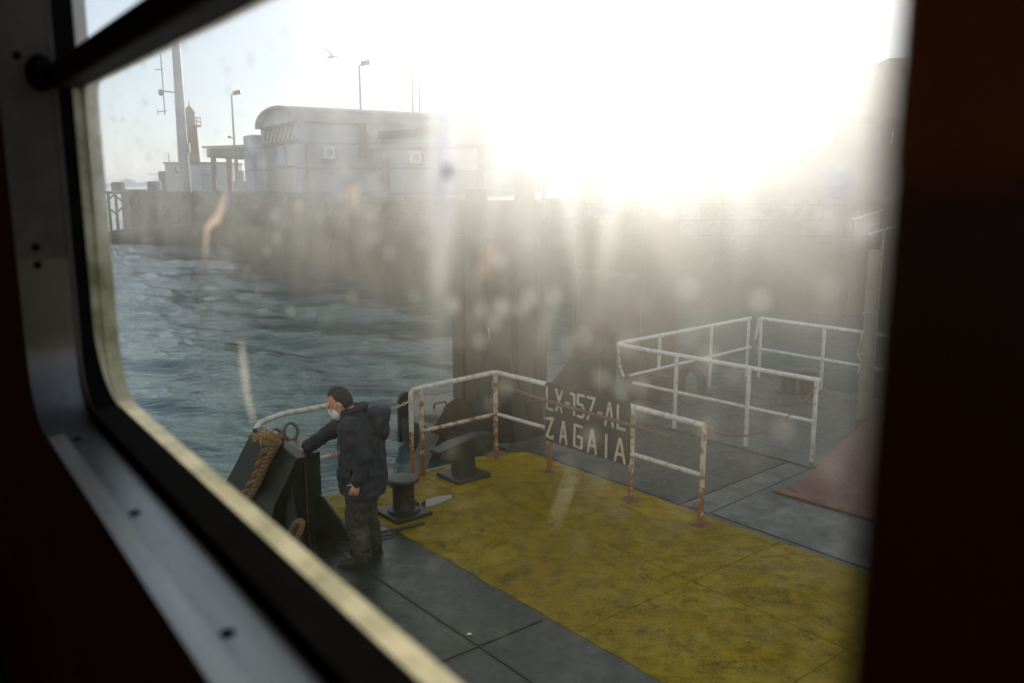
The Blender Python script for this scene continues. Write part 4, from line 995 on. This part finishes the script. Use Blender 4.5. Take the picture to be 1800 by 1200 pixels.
# mooring rope: three laid strands
def laid_rope(bm, path, R_, tw, sr, n=90):
    P = [Vector(p) for p in path]; seg = []
    for i in range(n + 1):
        t_ = i / n * (len(P) - 1); k_ = min(int(t_), len(P) - 2); f_ = t_ - k_
        p0, p1, p2, p3 = P[max(k_ - 1, 0)], P[k_], P[k_ + 1], P[min(k_ + 2, len(P) - 1)]
        seg.append(0.5 * ((2 * p1) + (p2 - p0) * f_ + (2 * p0 - 5 * p1 + 4 * p2 - p3) * f_ ** 2 + (3 * p1 - p0 - 3 * p2 + p3) * f_ ** 3))
    for s in range(3):
        pts = []
        for i, p in enumerate(seg):
            d = (seg[min(i + 1, n)] - seg[max(i - 1, 0)]).normalized(); x = d.cross(Vector((0.3, 0.5, 0.8))).normalized(); y = d.cross(x)
            a = tw * i / n + s * 2.094; pts.append(p + x * math.cos(a) * R_ + y * math.sin(a) * R_)
        tube(bm, pts, sr, 6)
VR = 3.16
def pr_(px, py, v=VR): return onv(px, py, v)
MR = empty("mooring_rope", pr_(470, 780), "thick frayed tan mooring rope hanging over the black bracket", "rope")
bm = B(); laid_rope(bm, [uv(7.58, 3.36, 0.95), pr_(490, 772), pr_(478, 776), pr_(470, 790), pr_(460, 812), pr_(455, 830), pr_(447, 846), pr_(436, 862), pr_(428, 878)], 0.030, 17, 0.030)
bmesh.ops.translate(bm, verts=bm.verts, vec=-MR.location); link("laid_strands", bm, "rope", MR)
bm = B(); laid_rope(bm, [pr_(490, 775, 3.14), pr_(476, 798, 3.13), pr_(462, 826, 3.13), pr_(452, 850, 3.13), pr_(440, 872, 3.13)], 0.018, 30, 0.02, 60)
bmesh.ops.translate(bm, verts=bm.verts, vec=-MR.location); link("thin_strands", bm, "rope", MR)
bm = B(); gg = random.Random(3); c0 = pr_(466, 770)
for i in range(90):
    st_ = c0 + Vector((gg.uniform(-0.10, 0.10), gg.uniform(-0.04, 0.02), gg.uniform(-0.03, 0.05)))
    d = Vector((gg.gauss(-0.2, 0.7), gg.gauss(-0.1, 0.4), gg.gauss(0.25, 0.7))).normalized(); L_ = gg.uniform(0.03, 0.10)
    tube(bm, [st_, st_ + d * L_ * 0.5 + Vector((0, 0, 0.008)), st_ + d * L_ + Vector((0, 0, -0.01))], [0.005, 0.004, 0.0015], 4)
bmesh.ops.translate(bm, verts=bm.verts, vec=-MR.location); link("frayed_end", bm, "frayed_rope", MR)
RL = empty("rope_loop", gz(520, 950, 0.05), "small brown rope loop lying low beside the bracket foot", "rope")
bm = B(); laid_rope(bm, [onv(498, 968, 3.12), onv(508, 938, 3.12), onv(520, 918, 3.14), onv(531, 916, 3.15), onv(530, 928, 3.14), onv(520, 950, 3.12), onv(512, 975, 3.10)], 0.012, 40, 0.015, 70)
bmesh.ops.translate(bm, verts=bm.verts, vec=-RL.location); link("laid_strands", bm, "rope", RL)
# hose/cable on the deck behind the man
CB = [uv(7.42, 3.68, 0.02), uv(7.0, 3.85, 0.02), uv(6.95, 4.1, 0.02), uv(6.9, 4.35, 0.025), uv(6.88, 4.6, 0.02)]
bm = B(); tube(bm, CB, 0.016, 8); tag(base(link("deck_cable", bm, "black_steel"), CB[0]), "thin black cable lying on the deck past the man's boots", "cable")
# scraps of litter on the near deck
bm = B(); q = gz(825, 1115, 0.004); sphere(bm, (q.x, q.y, 0.012), 0.016, (1.3, 0.8, 0.5), 8); tag(base(link("paper_scrap", bm, "shed_white"), (q.x, q.y, 0)), "tiny white paper scrap on the dark near deck", "litter")

# ================================================================== MAN
FACE = math.atan2(0.06, -1.0)                   # faces left along the deck
MAN = empty("person", (-1.36, 7.40, 0), "man in dark hooded jacket and white mask leaning on the black bracket", "person", rz=FACE)
# local axes: +x forward, +y to his left (towards the ferry), z up
def remesh(parts, voxel, smooth=6, factor=0.5, disp=None):
    bm = B()
    for fn in parts: fn(bm)
    me = bpy.data.meshes.new("tmp"); bmesh.ops.recalc_face_normals(bm, faces=bm.faces); bm.to_mesh(me); bm.free()
    o = bpy.data.objects.new("tmp", me); COL.objects.link(o)
    m = o.modifiers.new("r", 'REMESH'); m.mode = 'VOXEL'; m.voxel_size = voxel; m.adaptivity = 0.0
    s = o.modifiers.new("s", 'SMOOTH'); s.iterations = smooth; s.factor = factor
    if disp:
        tx = bpy.data.textures.new("folds", 'CLOUDS'); tx.noise_scale = disp[1]; tx.noise_depth = 2
        d = o.modifiers.new("d", 'DISPLACE'); d.texture = tx; d.strength = disp[0]; d.mid_level = 0.5; d.texture_coords = 'LOCAL'
    bpy.context.view_layer.update()
    dg = bpy.context.evaluated_depsgraph_get()
    out = bpy.data.meshes.new_from_object(o.evaluated_get(dg))
    bpy.data.objects.remove(o); bpy.data.meshes.remove(me)
    return out
def limb(pts, rs, seg=14):
    def fn(bm):
        tube(bm, pts, rs, seg)
        for p, r in ((pts[0], rs[0]), (pts[-1], rs[-1])): sphere(bm, p, r, seg=12)
    return fn
def ball(c, r, sc=(1, 1, 1), rot=None):
    return lambda bm: sphere(bm, c, r, sc, 16, rot)
def loft(rings, seg=28):
    """rings: (cx, cy, z, rx, ry, tilt) ellipses stacked"""
    def fn(bm):
        rows = []
        for cx, cy, z, rx, ry, tl in rings:
            rows.append([bm.verts.new((cx + rx * math.cos(a), cy + ry * math.sin(a), z + tl * math.cos(a) * rx)) for a in np.linspace(0, 2 * math.pi, seg + 1)[:-1]])
        for A_, B_ in zip(rows, rows[1:]):
            for j in range(seg): bm.faces.new((A_[j], A_[(j + 1) % seg], B_[(j + 1) % seg], B_[j]))
        bm.faces.new(rows[0][::-1]); bm.faces.new(rows[-1])
    return fn
HR = Matrix.Rotation(R(27), 3, 'Y')            # head bowed forward
HC = Vector((0.180, 0.0, 1.497))
HSC = 1.12
def H_(x, y, z): return HC + HR @ (Vector((x, y, z)) * HSC)
SHL, SHR = (0.03, 0.215, 1.335), (0.07, -0.215, 1.345)
ELL, WRL = (-0.09, 0.285, 1.07), (-0.035, 0.30, 0.865)
ELR, WRR = (0.36, -0.235, 1.14), (0.60, -0.14, 0.985)
def finger(root, d, up, ln, r, curl):
    pts = [Vector(root)]; dd = Vector(d).normalized(); ax = dd.cross(Vector(up)).normalized()
    for s in (0.45, 0.32, 0.23):
        pts.append(pts[-1] + dd * ln * s); dd = Matrix.Rotation(-curl, 3, ax) @ dd
    return limb([tuple(p) for p in pts], [r, r * 0.95, r * 0.88, r * 0.75], 8)
def hand(w_, d, up, side, curl=0.35, grow=1.0):
    """palm from the wrist w_ along d; up = back of the hand; thumb towards side"""
    w_ = Vector(w_); d = Vector(d).normalized(); sd_ = Vector(side).normalized(); up = Vector(up).normalized(); out = []
    out.append(limb([tuple(w_), tuple(w_ + d * 0.05), tuple(w_ + d * 0.085)], [0.026 * grow, 0.030 * grow, 0.030 * grow], 10))
    for k_ in (-1, 1): out.append(limb([tuple(w_ + d * 0.03 + sd_ * 0.016 * k_), tuple(w_ + d * 0.088 + sd_ * 0.022 * k_)], [0.018 * grow, 0.016 * grow], 8))
    for i, (ln, off) in enumerate(((0.072, 0.034), (0.082, 0.012), (0.076, -0.011), (0.060, -0.033))):
        out.append(finger(w_ + d * 0.088 + sd_ * off, d + sd_ * off * 1.6, up, ln, 0.0092 * grow, curl * (1 + 0.15 * i)))
    out.append(finger(w_ + d * 0.028 + sd_ * 0.028, d * 0.75 + sd_ * 0.75, up, 0.068, 0.0105 * grow, curl * 0.7))
    return out
hl = hand(WRL, (0.35, -0.05, -0.9), (-0.15, 0.98, 0.0), (0.9, 0.1, 0.3), 0.45)
hr_arm = (Vector(WRR) - Vector(ELR)).normalized()
HRD = (hr_arm * 0.75 + Vector((0.3, 0.1, -0.45))).normalized()
hrh = hand(Vector(WRR), HRD, (0.4, 0.0, 0.9), (0.15, 0.95, 0), 0.30)
body = [ball(HC, 0.1 * HSC, (0.93, 0.76, 1.16), HR), ball(H_(0.035, 0, -0.055), 0.075 * HSC, (0.85, 0.80, 0.85), HR), ball(H_(0.055, 0, -0.085), 0.042 * HSC, (0.9, 1.0, 0.75), HR),
        limb([tuple(H_(0.088, 0, 0.012)), tuple(H_(0.105, 0, -0.012)), tuple(H_(0.112, 0, -0.028))], [0.011, 0.013, 0.017], 8),
        limb([tuple(H_(0.082, 0.045, 0.026)), tuple(H_(0.094, 0.012, 0.025)), tuple(H_(0.094, -0.012, 0.025)), tuple(H_(0.082, -0.045, 0.026))], [0.011, 0.012, 0.012, 0.011], 8),
        ball(H_(0.076, 0.036, -0.028), 0.025), ball(H_(0.076, -0.036, -0.028), 0.025),
        ball(H_(-0.012, 0.078, -0.012), 0.034, (0.62, 0.35, 1.0), HR), ball(H_(-0.012, -0.078, -0.012), 0.034, (0.62, 0.35, 1.0), HR),
        limb([tuple(H_(-0.03, 0, -0.05)), (0.09, 0, 1.40), (0.05, 0, 1.30)], [0.060, 0.064, 0.085]),
        loft([(0.0, 0, 0.84, 0.13, 0.17, 0), (0.0, 0, 0.95, 0.135, 0.17, 0), (0.01, 0, 1.10, 0.13, 0.165, 0), (0.03, 0, 1.26, 0.125, 0.19, 0), (0.045, 0, 1.36, 0.10, 0.17, 0), (0.06, 0, 1.41, 0.06, 0.09, 0)]),
        limb([SHL, ELL, WRL], [0.062, 0.046, 0.030]), limb([SHR, ELR, WRR], [0.062, 0.046, 0.030]),
        limb([(0.0, 0.10, 0.86), (0.02, 0.12, 0.48), (-0.01, 0.135, 0.10)], [0.095, 0.062, 0.046]), limb([(0.0, -0.10, 0.86), (0.0, -0.13, 0.48), (-0.04, -0.15, 0.10)], [0.095, 0.062, 0.046]),
        limb([(-0.03, 0.145, 0.055), (0.04, 0.145, 0.04), (0.11, 0.145, 0.036)], [0.036, 0.034, 0.026]), limb([(-0.06, -0.16, 0.055), (0.01, -0.16, 0.04), (0.08, -0.16, 0.036)], [0.036, 0.034, 0.026])] + hl + hrh
link_me("body", remesh(body, 0.0065, 4, 0.4), "skin", MAN, angle=180)
jk = [loft([(-0.005, 0.0, 0.665, 0.205, 0.255, 0.05), (-0.01, 0, 0.70, 0.207, 0.257, 0.04), (-0.02, 0, 0.85, 0.205, 0.250, 0.02), (-0.02, 0, 1.02, 0.205, 0.240, 0), (0.0, 0, 1.18, 0.200, 0.240, -0.05), (0.02, 0, 1.30, 0.175, 0.235, -0.1), (0.045, 0, 1.385, 0.130, 0.170, -0.15), (0.085, 0, 1.44, 0.095, 0.105, -0.15)], 36),
      limb([SHL, ELL, tuple(Vector(ELL).lerp(Vector(WRL), 0.94))], [0.098, 0.080, 0.062]), limb([SHR, ELR, tuple(Vector(ELR).lerp(Vector(WRR), 0.76))], [0.098, 0.078, 0.062]),
      limb([(0.05, 0.10, 1.40), (-0.02, 0, 1.43), (0.05, -0.10, 1.40)], [0.050, 0.055, 0.050]),
      # hood lying on the back
      ball((-0.175, 0.0, 1.32), 0.145, (0.55, 1.15, 1.0), Matrix.Rotation(R(-28), 3, 'Y')), ball((-0.10, 0, 1.39), 0.11, (0.8, 1.1, 0.55), Matrix.Rotation(R(32), 3, 'Y')), ball((-0.225, 0, 1.235), 0.060, (0.8, 1.7, 1.2)),
      # flap pocket
      ball((0.13, 0.185, 0.86), 0.07, (0.9, 0.5, 0.95))]
jo = link_me("jacket", remesh(jk, 0.011, 5, 0.5, (0.05, 0.11)), "jacket_navy", MAN, angle=180)
bm = B()
tube(bm, [(0.128, 0.02, 1.375), (0.192, 0.02, 1.25), (0.21, 0.02, 1.1), (0.205, 0.02, 0.9), (0.215, 0.02, 0.7)], 0.007, 6); link("zip", bm, "zip_grey", jo)
bm = B(); tube(bm, [(0.15, 0.0, 1.375), (0.125, 0.075, 1.405), (0.05, 0.115, 1.435), (-0.03, 0.06, 1.465), (-0.05, 0, 1.47), (-0.03, -0.06, 1.465), (0.05, -0.115, 1.435), (0.125, -0.075, 1.405)], 0.030, 10, closed=True); link("collar", bm, "jacket_navy", jo)
bm = B(); hexa(bm, [(0.04, 0.252, 0.885), (0.17, 0.205, 0.885), (0.175, 0.222, 0.885), (0.045, 0.272, 0.885), (0.04, 0.252, 0.945), (0.17, 0.205, 0.945), (0.172, 0.214, 0.945), (0.042, 0.262, 0.945)]); link("pocket_flap", bm, "jacket_navy", jo, smooth=False)
for e_, w_, f_ in ((ELL, WRL, 0.93), (ELR, WRR, 0.75)):
    c_ = Vector(e_).lerp(Vector(w_), f_); d_ = (Vector(w_) - Vector(e_)).normalized(); bm = B(); tube(bm, [c_ - d_ * 0.02, c_ + d_ * 0.025], [0.066, 0.062], 16); link("cuff", bm, "boot_black", jo)
tr_ = [loft([(0.0, 0, 0.80, 0.15, 0.20, 0), (0.0, 0, 0.70, 0.155, 0.205, 0), (0.0, 0, 0.62, 0.15, 0.205, 0)]),
       limb([(0.0, 0.11, 0.74), (0.035, 0.125, 0.46), (0.0, 0.135, 0.22), (-0.015, 0.14, 0.10)], [0.125, 0.098, 0.090, 0.088]), limb([(-0.01, -0.11, 0.74), (0.01, -0.135, 0.46), (-0.03, -0.145, 0.22), (-0.045, -0.15, 0.10)], [0.125, 0.098, 0.090, 0.088])]
link_me("trousers", remesh(tr_, 0.011, 5, 0.5, (0.05, 0.09)), "trouser_dark", MAN, angle=180)
for sy, ox in ((1, 0.0), (-1, -0.03)):
    y = 0.145 if sy > 0 else -0.16
    bt = [loft([(0.055 + ox, y, 0.003, 0.155, 0.055, 0), (0.055 + ox, y, 0.02, 0.158, 0.057, 0), (0.05 + ox, y, 0.055, 0.150, 0.054, -0.05), (0.015 + ox, y, 0.09, 0.105, 0.052, -0.25), (-0.03 + ox, y, 0.13, 0.065, 0.052, -0.1), (-0.035 + ox, y, 0.19, 0.062, 0.054, 0)])]
    bo = link_me("boot", remesh(bt, 0.009, 3, 0.4), "boot_black", MAN, angle=180)
    bm = B(); loft([(0.055 + ox, y, 0.001, 0.162, 0.060, 0), (0.055 + ox, y, 0.022, 0.162, 0.060, 0)])(bm); link("sole", bm, "boot_black", bo)
gl2 = hand(Vector(WRR) + HRD * 0.018, HRD, (0.4, 0.0, 0.9), (0.15, 0.95, 0), 0.30, 1.16)
link_me("glove", remesh(gl2, 0.0055, 3, 0.4), "glove_blue", MAN, angle=180)
# hair: cropped cap round the skull, leaving the face free
hm = remesh([ball(HC + HR @ Vector((-0.011, 0, 0.013)), 0.1035 * HSC, (0.955, 0.785, 1.145), HR)], 0.007, 2, 0.3)
bm = B(); bm.from_mesh(hm); inv = HR.inverted(); kill = []
for vtx in bm.verts:
    q = (inv @ (vtx.co - HC)) / HSC
    lim = 0.084 if q.x > 0.020 else (0.084 - (0.020 - q.x) * 3.4 if q.x > -0.012 else (-0.036 + 0.0 * q.x if q.x > -0.03 else -0.075))
    if q.z < lim: kill.append(vtx)
    else:
        vtx.co += (vtx.co - HC).normalized() * rng.uniform(-0.003, 0.004)
bmesh.ops.delete(bm, geom=kill, context='VERTS')
link("hair", bm, "hair_dark", MAN)
# mask: a shell over nose, mouth and chin, with ear loops
mm = remesh([ball(H_(0.060, 0, -0.060), 0.070 * HSC, (0.88, 0.92, 1.0), HR), ball(H_(0.100, 0, -0.035), 0.028 * HSC, (0.9, 0.9, 1.0), HR)], 0.006, 3, 0.4)
bm = B(); bm.from_mesh(mm); kill = []
for vtx in bm.verts:
    q = (inv @ (vtx.co - HC)) / HSC
    if q.z > -0.012 or q.x < 0.026: kill.append(vtx)
bmesh.ops.delete(bm, geom=kill, context='VERTS'); mk = link("face_mask", bm, "mask_white", MAN)
for s in (-1, 1):
    bm = B(); tube(bm, [H_(0.050, s * 0.060, -0.022), H_(0.015, s * 0.078, 0.002), H_(-0.008, s * 0.086, 0.016), H_(-0.022, s * 0.084, -0.015), H_(0.01, s * 0.077, -0.06), H_(0.045, s * 0.060, -0.085)], 0.0024, 6); link("ear_loop", bm, "mask_white", mk)
for s in (-1, 1):
    bm = B(); sphere(bm, H_(0.088, s * 0.030, 0.006), 0.0105, (0.6, 1.3, 0.7), 10); link("eye", bm, "eye_dark", MAN)

# ================================================================== FERRY CABIN (round the camera)
FE = empty("ferry_cabin", (0, 0, CAM_H), "dark ferry cabin wall whose salty window frames the view", "ferry", rz=R(126.05))
# local: x = along the window (away to the left), -y = outwards, z up; camera at the origin
PO, PG, PK, PI = 0.300, 0.277, 0.234, 0.163     # outer skin, glass, gasket edge, inner skin (distance outwards)
S0, S1, ZB, ZT, ZU = 0.094, 1.55, -0.352, 0.162, 0.62
def rrect(s0, s1, z0, z1, r, n=8):
    """counter-clockwise; radii: bottom-left(s1,z0), top-left, top-right, bottom-right"""
    out = []
    for cx, cz, a0, rad in ((s1, z0, -90, r[0]), (s1, z1, 0, r[1]), (s0, z1, 90, r[2]), (s0, z0, 180, r[3])):
        sx = -1 if cx == s1 else 1; sz = 1 if cz == z0 else -1
        c_ = (cx + sx * rad, cz + sz * rad)
        for i in range(n + 1):
            a = R(a0 + 90 * i / n); out.append((c_[0] + rad * math.cos(a), c_[1] + rad * math.sin(a)))
    return out
def ring(name, loop, p1, p2, grow, mat, parent, smooth=True):
    """tunnel lining between outward distances p1 and p2, thickness grow outwards from the loop"""
    bm = B(); n = len(loop); cx = (S0 + S1) / 2; cz = (ZB + ZU) / 2
    big = []
    for i in range(n):
        a, b_ = loop[i - 1], loop[(i + 1) % n]; t_ = Vector((b_[0] - a[0], b_[1] - a[1])).normalized(); nr = Vector((t_.y, -t_.x))
        big.append((loop[i][0] + nr.x * grow, loop[i][1] + nr.y * grow))
    R4 = [[bm.verts.new((s, -p, z)) for s, z in lp] for lp, p in ((loop, p1), (loop, p2), (big, p2), (big, p1))]
    for k_ in range(4):
        A_, B_ = R4[k_], R4[(k_ + 1) % 4]
        for i in range(n): bm.faces.new((A_[i], A_[(i + 1) % n], B_[(i + 1) % n], B_[i]))
    return link(name, bm, mat, parent, smooth)
WN = bpy.data.objects.new("window", None); COL.objects.link(WN); WN.parent = FE
rad = (0.105, 0.02, 0.02, 0.10)
low = rrect(S0, S1, ZB, ZT, (0.105, 0.030, 0.03, 0.09))
ring("outer_rim", low, PO, PG, 0.03, "rim_cream", WN)
full = rrect(S0, S1, ZB + 0.001, ZU, (0.105, 0.03, 0.03, 0.09))
ring("gasket", full, PG - 0.004, PK, 0.06, "gasket_black", WN)
case = rrect(S0, S1, ZB - 0.016, ZU + 0.02, (0.11, 0.03, 0.03, 0.09), 10)
def strip(name, loop, i0, i1, p1, p2, mat, parent):
    bm = B(); pts = loop[i0:i1]; n = len(pts); rows = []
    for p, g_ in ((p1, 0), (p2, 0), (p2, 0.004), (p1, 0.004)):
        row = []
        for i, (s, z) in enumerate(pts):
            a, b_ = pts[max(i - 1, 0)], pts[min(i + 1, n - 1)]; t_ = Vector((b_[0] - a[0], b_[1] - a[1])).normalized()
            row.append(bm.verts.new((s + t_.y * g_, -p, z - t_.x * g_)))
        rows.append(row)
    for k_ in range(4):
        A_, B_ = rows[k_], rows[(k_ + 1) % 4]
        for i in range(n - 1): bm.faces.new((A_[i], A_[i + 1], B_[i + 1], B_[i]))
    for e in (0, n - 1): bm.faces.new([r_[e] for r_ in rows])
    return link(name, bm, mat, parent, True, 60)
# one long loop beginning at the bottom right: bottom run, rounded corner, left side
bl_pts = [(S0 + 0.02, ZB - 0.016), (0.5, ZB - 0.016), (1.0, ZB - 0.016), (1.3, ZB - 0.016)] + case[:11] + [(S1, -0.1155)]
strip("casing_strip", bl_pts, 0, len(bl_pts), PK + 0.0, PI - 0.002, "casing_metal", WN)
up_pts = [(S1, -0.1148), (S1, 0.0), (S1, 0.2), (S1, ZU)]
cs2 = strip("upper_casing_strip", up_pts, 0, 4, PK, PI - 0.002, "casing_beige", WN)
def taper_strip(name, pts, pa, pb, mat, parent):
    bm = B(); A_ = [bm.verts.new((q[0], -a, q[1])) for q, a in zip(pts, pa)]; B_ = [bm.verts.new((q[0], -b, q[1])) for q, b in zip(pts, pb)]
    A2 = [bm.verts.new((q[0] + 0.001, -a, q[1] - 0.0004)) for q, a in zip(pts, pa)]; B2 = [bm.verts.new((q[0] + 0.001, -b, q[1] - 0.0004)) for q, b in zip(pts, pb)]
    for k_ in range(len(pts) - 1):
        for P, Q in ((A_, B_), (B_, B2), (B2, A2), (A2, A_)): bm.faces.new((P[k_], P[k_ + 1], Q[k_ + 1], Q[k_]))
    return link(name, bm, mat, parent, True, 60)
arc_c = (S1 - 0.105, ZB + 0.106); arc = []
for i in range(13):
    a = R(-90 + 90 * i / 12); arc.append((arc_c[0] + 0.1035 * math.cos(a), arc_c[1] + 0.1035 * math.sin(a)))
tt = [min(1.0, (i / 12) ** 0.9) for i in range(13)] + [1.0, 1.0]
le = arc + [(S1 - 0.0015, -0.05), (S1 - 0.0015, ZT - 0.005)]
taper_strip("rim_edge", le, [0.2752] * 15, [0.2750 - 0.0125 * t_ for t_ in tt], "rim_cream", WN)
le = arc + [(S1 - 0.0015, 0.1), (S1 - 0.0015, ZU)]
taper_strip("casing_lip", le, [0.2347 + 0.0075 * t_ for t_ in tt], [0.2345] * 15, "casing_beige", WN)
def screw(p, nrm, parent):
    bm = B(); lathe(bm, [(0.0065, -0.001), (0.0062, 0.0012), (0.004, 0.0022), (0.0, 0.0024)], seg=14)
    q = Vector((0, 0, 1)).rotation_difference(Vector(nrm)); bmesh.ops.rotate(bm, verts=bm.verts, matrix=q.to_matrix()); bmesh.ops.translate(bm, verts=bm.verts, vec=p)
    link("screw", bm, "gasket_black", parent)
for s_ in (1.355, 1.0, 0.672, 0.3): screw((s_, -0.195, ZB - 0.0155), (0, 0, 1), WN)
for z_ in (-0.097, -0.125, 0.196): screw((S1 - 0.0005, -0.190, z_), (-1, 0, 0), WN)
# panes
bm = B(); box(bm, S0 - 0.02, S1 + 0.02, -PG - 0.0015, -PG + 0.0015, ZB - 0.02, ZT + 0.02); link("salty_pane", bm, "salt_glass", WN, smooth=False)
bm = B(); box(bm, S0 - 0.02, S1 + 0.02, -PG - 0.0015, -PG + 0.0015, ZT + 0.024, ZU + 0.02); link("upper_pane", bm, "clear_glass", WN, smooth=False)
# divider bar between the two panes
bm = B(); box(bm, S0, S1, -0.262, -0.232, 0.150, 0.187, 0.006); box(bm, S0, S1, -PG + 0.003, -0.262, 0.152, 0.180); link("divider_bar", bm, "bar_brown", WN, smooth=False)
bm = B(); bmesh.ops.create_uvsphere(bm, u_segments=16, v_segments=10, radius=0.026, matrix=Matrix.Translation((S1 - 0.004, -0.22, 0.172)) @ Matrix.Diagonal((0.7, 0.8, 1.1, 1))); link("bar_end_clip", bm, "gasket_black", WN)
# wall panel with the window opening, outer skin, ceiling, floor, opposite side with openings
XA, XB, ZF, ZC = -3.2, 4.6, -1.55, 0.85
def wall_with_hole(name, x0, x1, z0, z1, p_in, p_out, hole, mat):
    bm = B()
    for a, b_, c_, d_ in ((x0, hole[0], z0, z1), (hole[1], x1, z0, z1), (hole[0], hole[1], z0, hole[2]), (hole[0], hole[1], hole[3], z1)):
        box(bm, a, b_, min(-p_in, -p_out), max(-p_in, -p_out), c_, d_)
    bmesh.ops.remove_doubles(bm, verts=bm.verts, dist=1e-5)
    return link(name, bm, mat, FE, smooth=False)
hole = (S0 + 0.0035, S1 + 0.006, ZB - 0.022, ZU + 0.03)
wall_with_hole("inner_wall", XA, XB, ZF, ZC, PI, PK + 0.01, hole, "cabin_wood")
wall_with_hole("outer_wall", XA, XB, -3.9, ZC + 0.3, PK + 0.012, PO - 0.002, (S0 - 0.03, S1 + 0.03, ZB - 0.03, ZU + 0.03), "hull_white")
# lining blocks round the rounded lower corners so no gap shows behind the casing
bm = B()
loop = case[:11]
for i in range(10):
    a, b_ = loop[i], loop[i + 1]
    hexa(bm, [(a[0], -PK - 0.008, a[1] - 0.004), (b_[0], -PK - 0.008, b_[1] - 0.004), (S1 + 0.05, -PK - 0.008, ZB - 0.06), (S1 + 0.05, -PK - 0.008, ZB - 0.06), (a[0], -PI, a[1] - 0.004), (b_[0], -PI, b_[1] - 0.004), (S1 + 0.05, -PI, ZB - 0.06), (S1 + 0.05, -PI, ZB - 0.06)])
link("corner_filler", bm, "cabin_wood", FE, smooth=False)
DEP = 4.2
bm = B(); box(bm, -0.16, S0 - 0.001, -PI + 0.001, -PI + 0.012, 0.0, ZU + 0.1, 0.004); link("wall_glow_strip", bm, "painted_glow", FE, smooth=False)  # added strip, its orange colour stands in for warm light on the wall
bm = B(); box(bm, XA, XB, -PI + 0.0, DEP, ZC, ZC + 0.06); link("ceiling", bm, "cabin_ceiling", FE, smooth=False)
bm = B(); box(bm, XA, XB, -PI, DEP, ZF - 0.06, ZF); link("floor", bm, "cabin_floor", FE, smooth=False)
bm = B(); box(bm, XA - 0.05, XA, -PI, DEP, ZF, ZC); box(bm, XB, XB + 0.05, -PI, DEP, ZF, ZC); link("end_wall", bm, "cabin_wood", FE, smooth=False)
bm = B()
box(bm, XA, XB, DEP, DEP + 0.06, ZF, -0.15); box(bm, XA, XB, DEP, DEP + 0.06, 0.40, ZC)
for i in range(6): box(bm, XA + i * (XB - XA - 0.8) / 5, XA + i * (XB - XA - 0.8) / 5 + 0.8, DEP, DEP + 0.06, -0.4, 0.45)
link("far_side_wall", bm, "cabin_wood", FE, smooth=False)

# orange and pale translucent streaks laid on the pane
def add_streak(pts, rs, lab, mat="orange_streak", grp="orange streaks on the window", cat="water drop", nm="pane_streak"):
    """pts: photo positions on the inner face of the pane"""
    d_, n_ = Vector((math.cos(R(126.05)), math.sin(R(126.05)), 0)), Vector((math.sin(R(126.05)), -math.cos(R(126.05)), 0))
    P = []
    for px, py in pts:
        r_ = ray(px, py); P.append(Vector((0, 0, CAM_H)) + r_ * ((PG + 0.003) / r_.dot(n_)))
    bm = B(); tube(bm, [p - P[0] for p in P], rs, 10); 
    for vtx in bm.verts:
        dd = vtx.co.dot(n_); 
        vtx.co -= n_ * dd * 0.4
    o = link(nm, bm, mat); o.location = P[0]
    tag(o, lab, cat, grp)
add_streak([(396, 343), (388, 368), (383, 384), (372, 392), (364, 402), (361, 430), (360, 456)], [0.0025, 0.0055, 0.0055, 0.0045, 0.004, 0.0025, 0.0006], "long bent orange streak on the pane below the shelter")
add_streak([(626, 330), (620, 346), (614, 364)], [0.0030, 0.0075, 0.0012], "short orange spot on the pane below the grey shed")
add_streak([(526, 352), (524, 362), (523, 370)], [0.0012, 0.004, 0.001], "tiny orange spot on the pane left of the short one")
add_streak([(872, 420), (860, 450), (845, 488)], [0.0012, 0.0036, 0.0016], "slanting orange streak on the pane over the brown pile")

for pts_, rs_, lab_ in (([(424, 600), (428, 640), (434, 690), (446, 744)], [0.0016, 0.0052, 0.0052, 0.0020], "pale curved streak on the pane above the mooring rope"),
                        ([(978, 515), (966, 545), (958, 575), (954, 610)], [0.0005, 0.0015, 0.0015, 0.0005], "pale dried streak on the pane just left of the name board"),
                        ([(1088, 498), (1078, 530), (1066, 575)], [0.0004, 0.0012, 0.0004], "pale dried streak on the pane over the raked dolphin"),
                        ([(1008, 826), (992, 870), (972, 925)], [0.0004, 0.0012, 0.0004], "pale dried streak on the pane over the yellow deck")):
    add_streak(pts_, rs_, lab_, "pale_streak", "pale streaks on the window", "streak", "pale_pane_streak")

# ------------------------------------------------------------------ sea air
k = NT("sea_haze")
pv_ = k.n("ShaderNodeVolumePrincipled")
pv_.inputs["Color"].default_value = (0.93, 0.96, 1.0, 1)
pv_.inputs["Density"].default_value = 0.00022
pv_.inputs["Anisotropy"].default_value = 0.25
k.l(pv_.outputs[0], k.out.inputs["Volume"]); k.done("sea_haze")
bm = B(); box(bm, -20000, 20000, -60, 20000, -4.5, 45)
hz = link("haze", bm, "sea_haze", smooth=False); tag(hz, "pale sea haze over the harbour", kind="stuff")
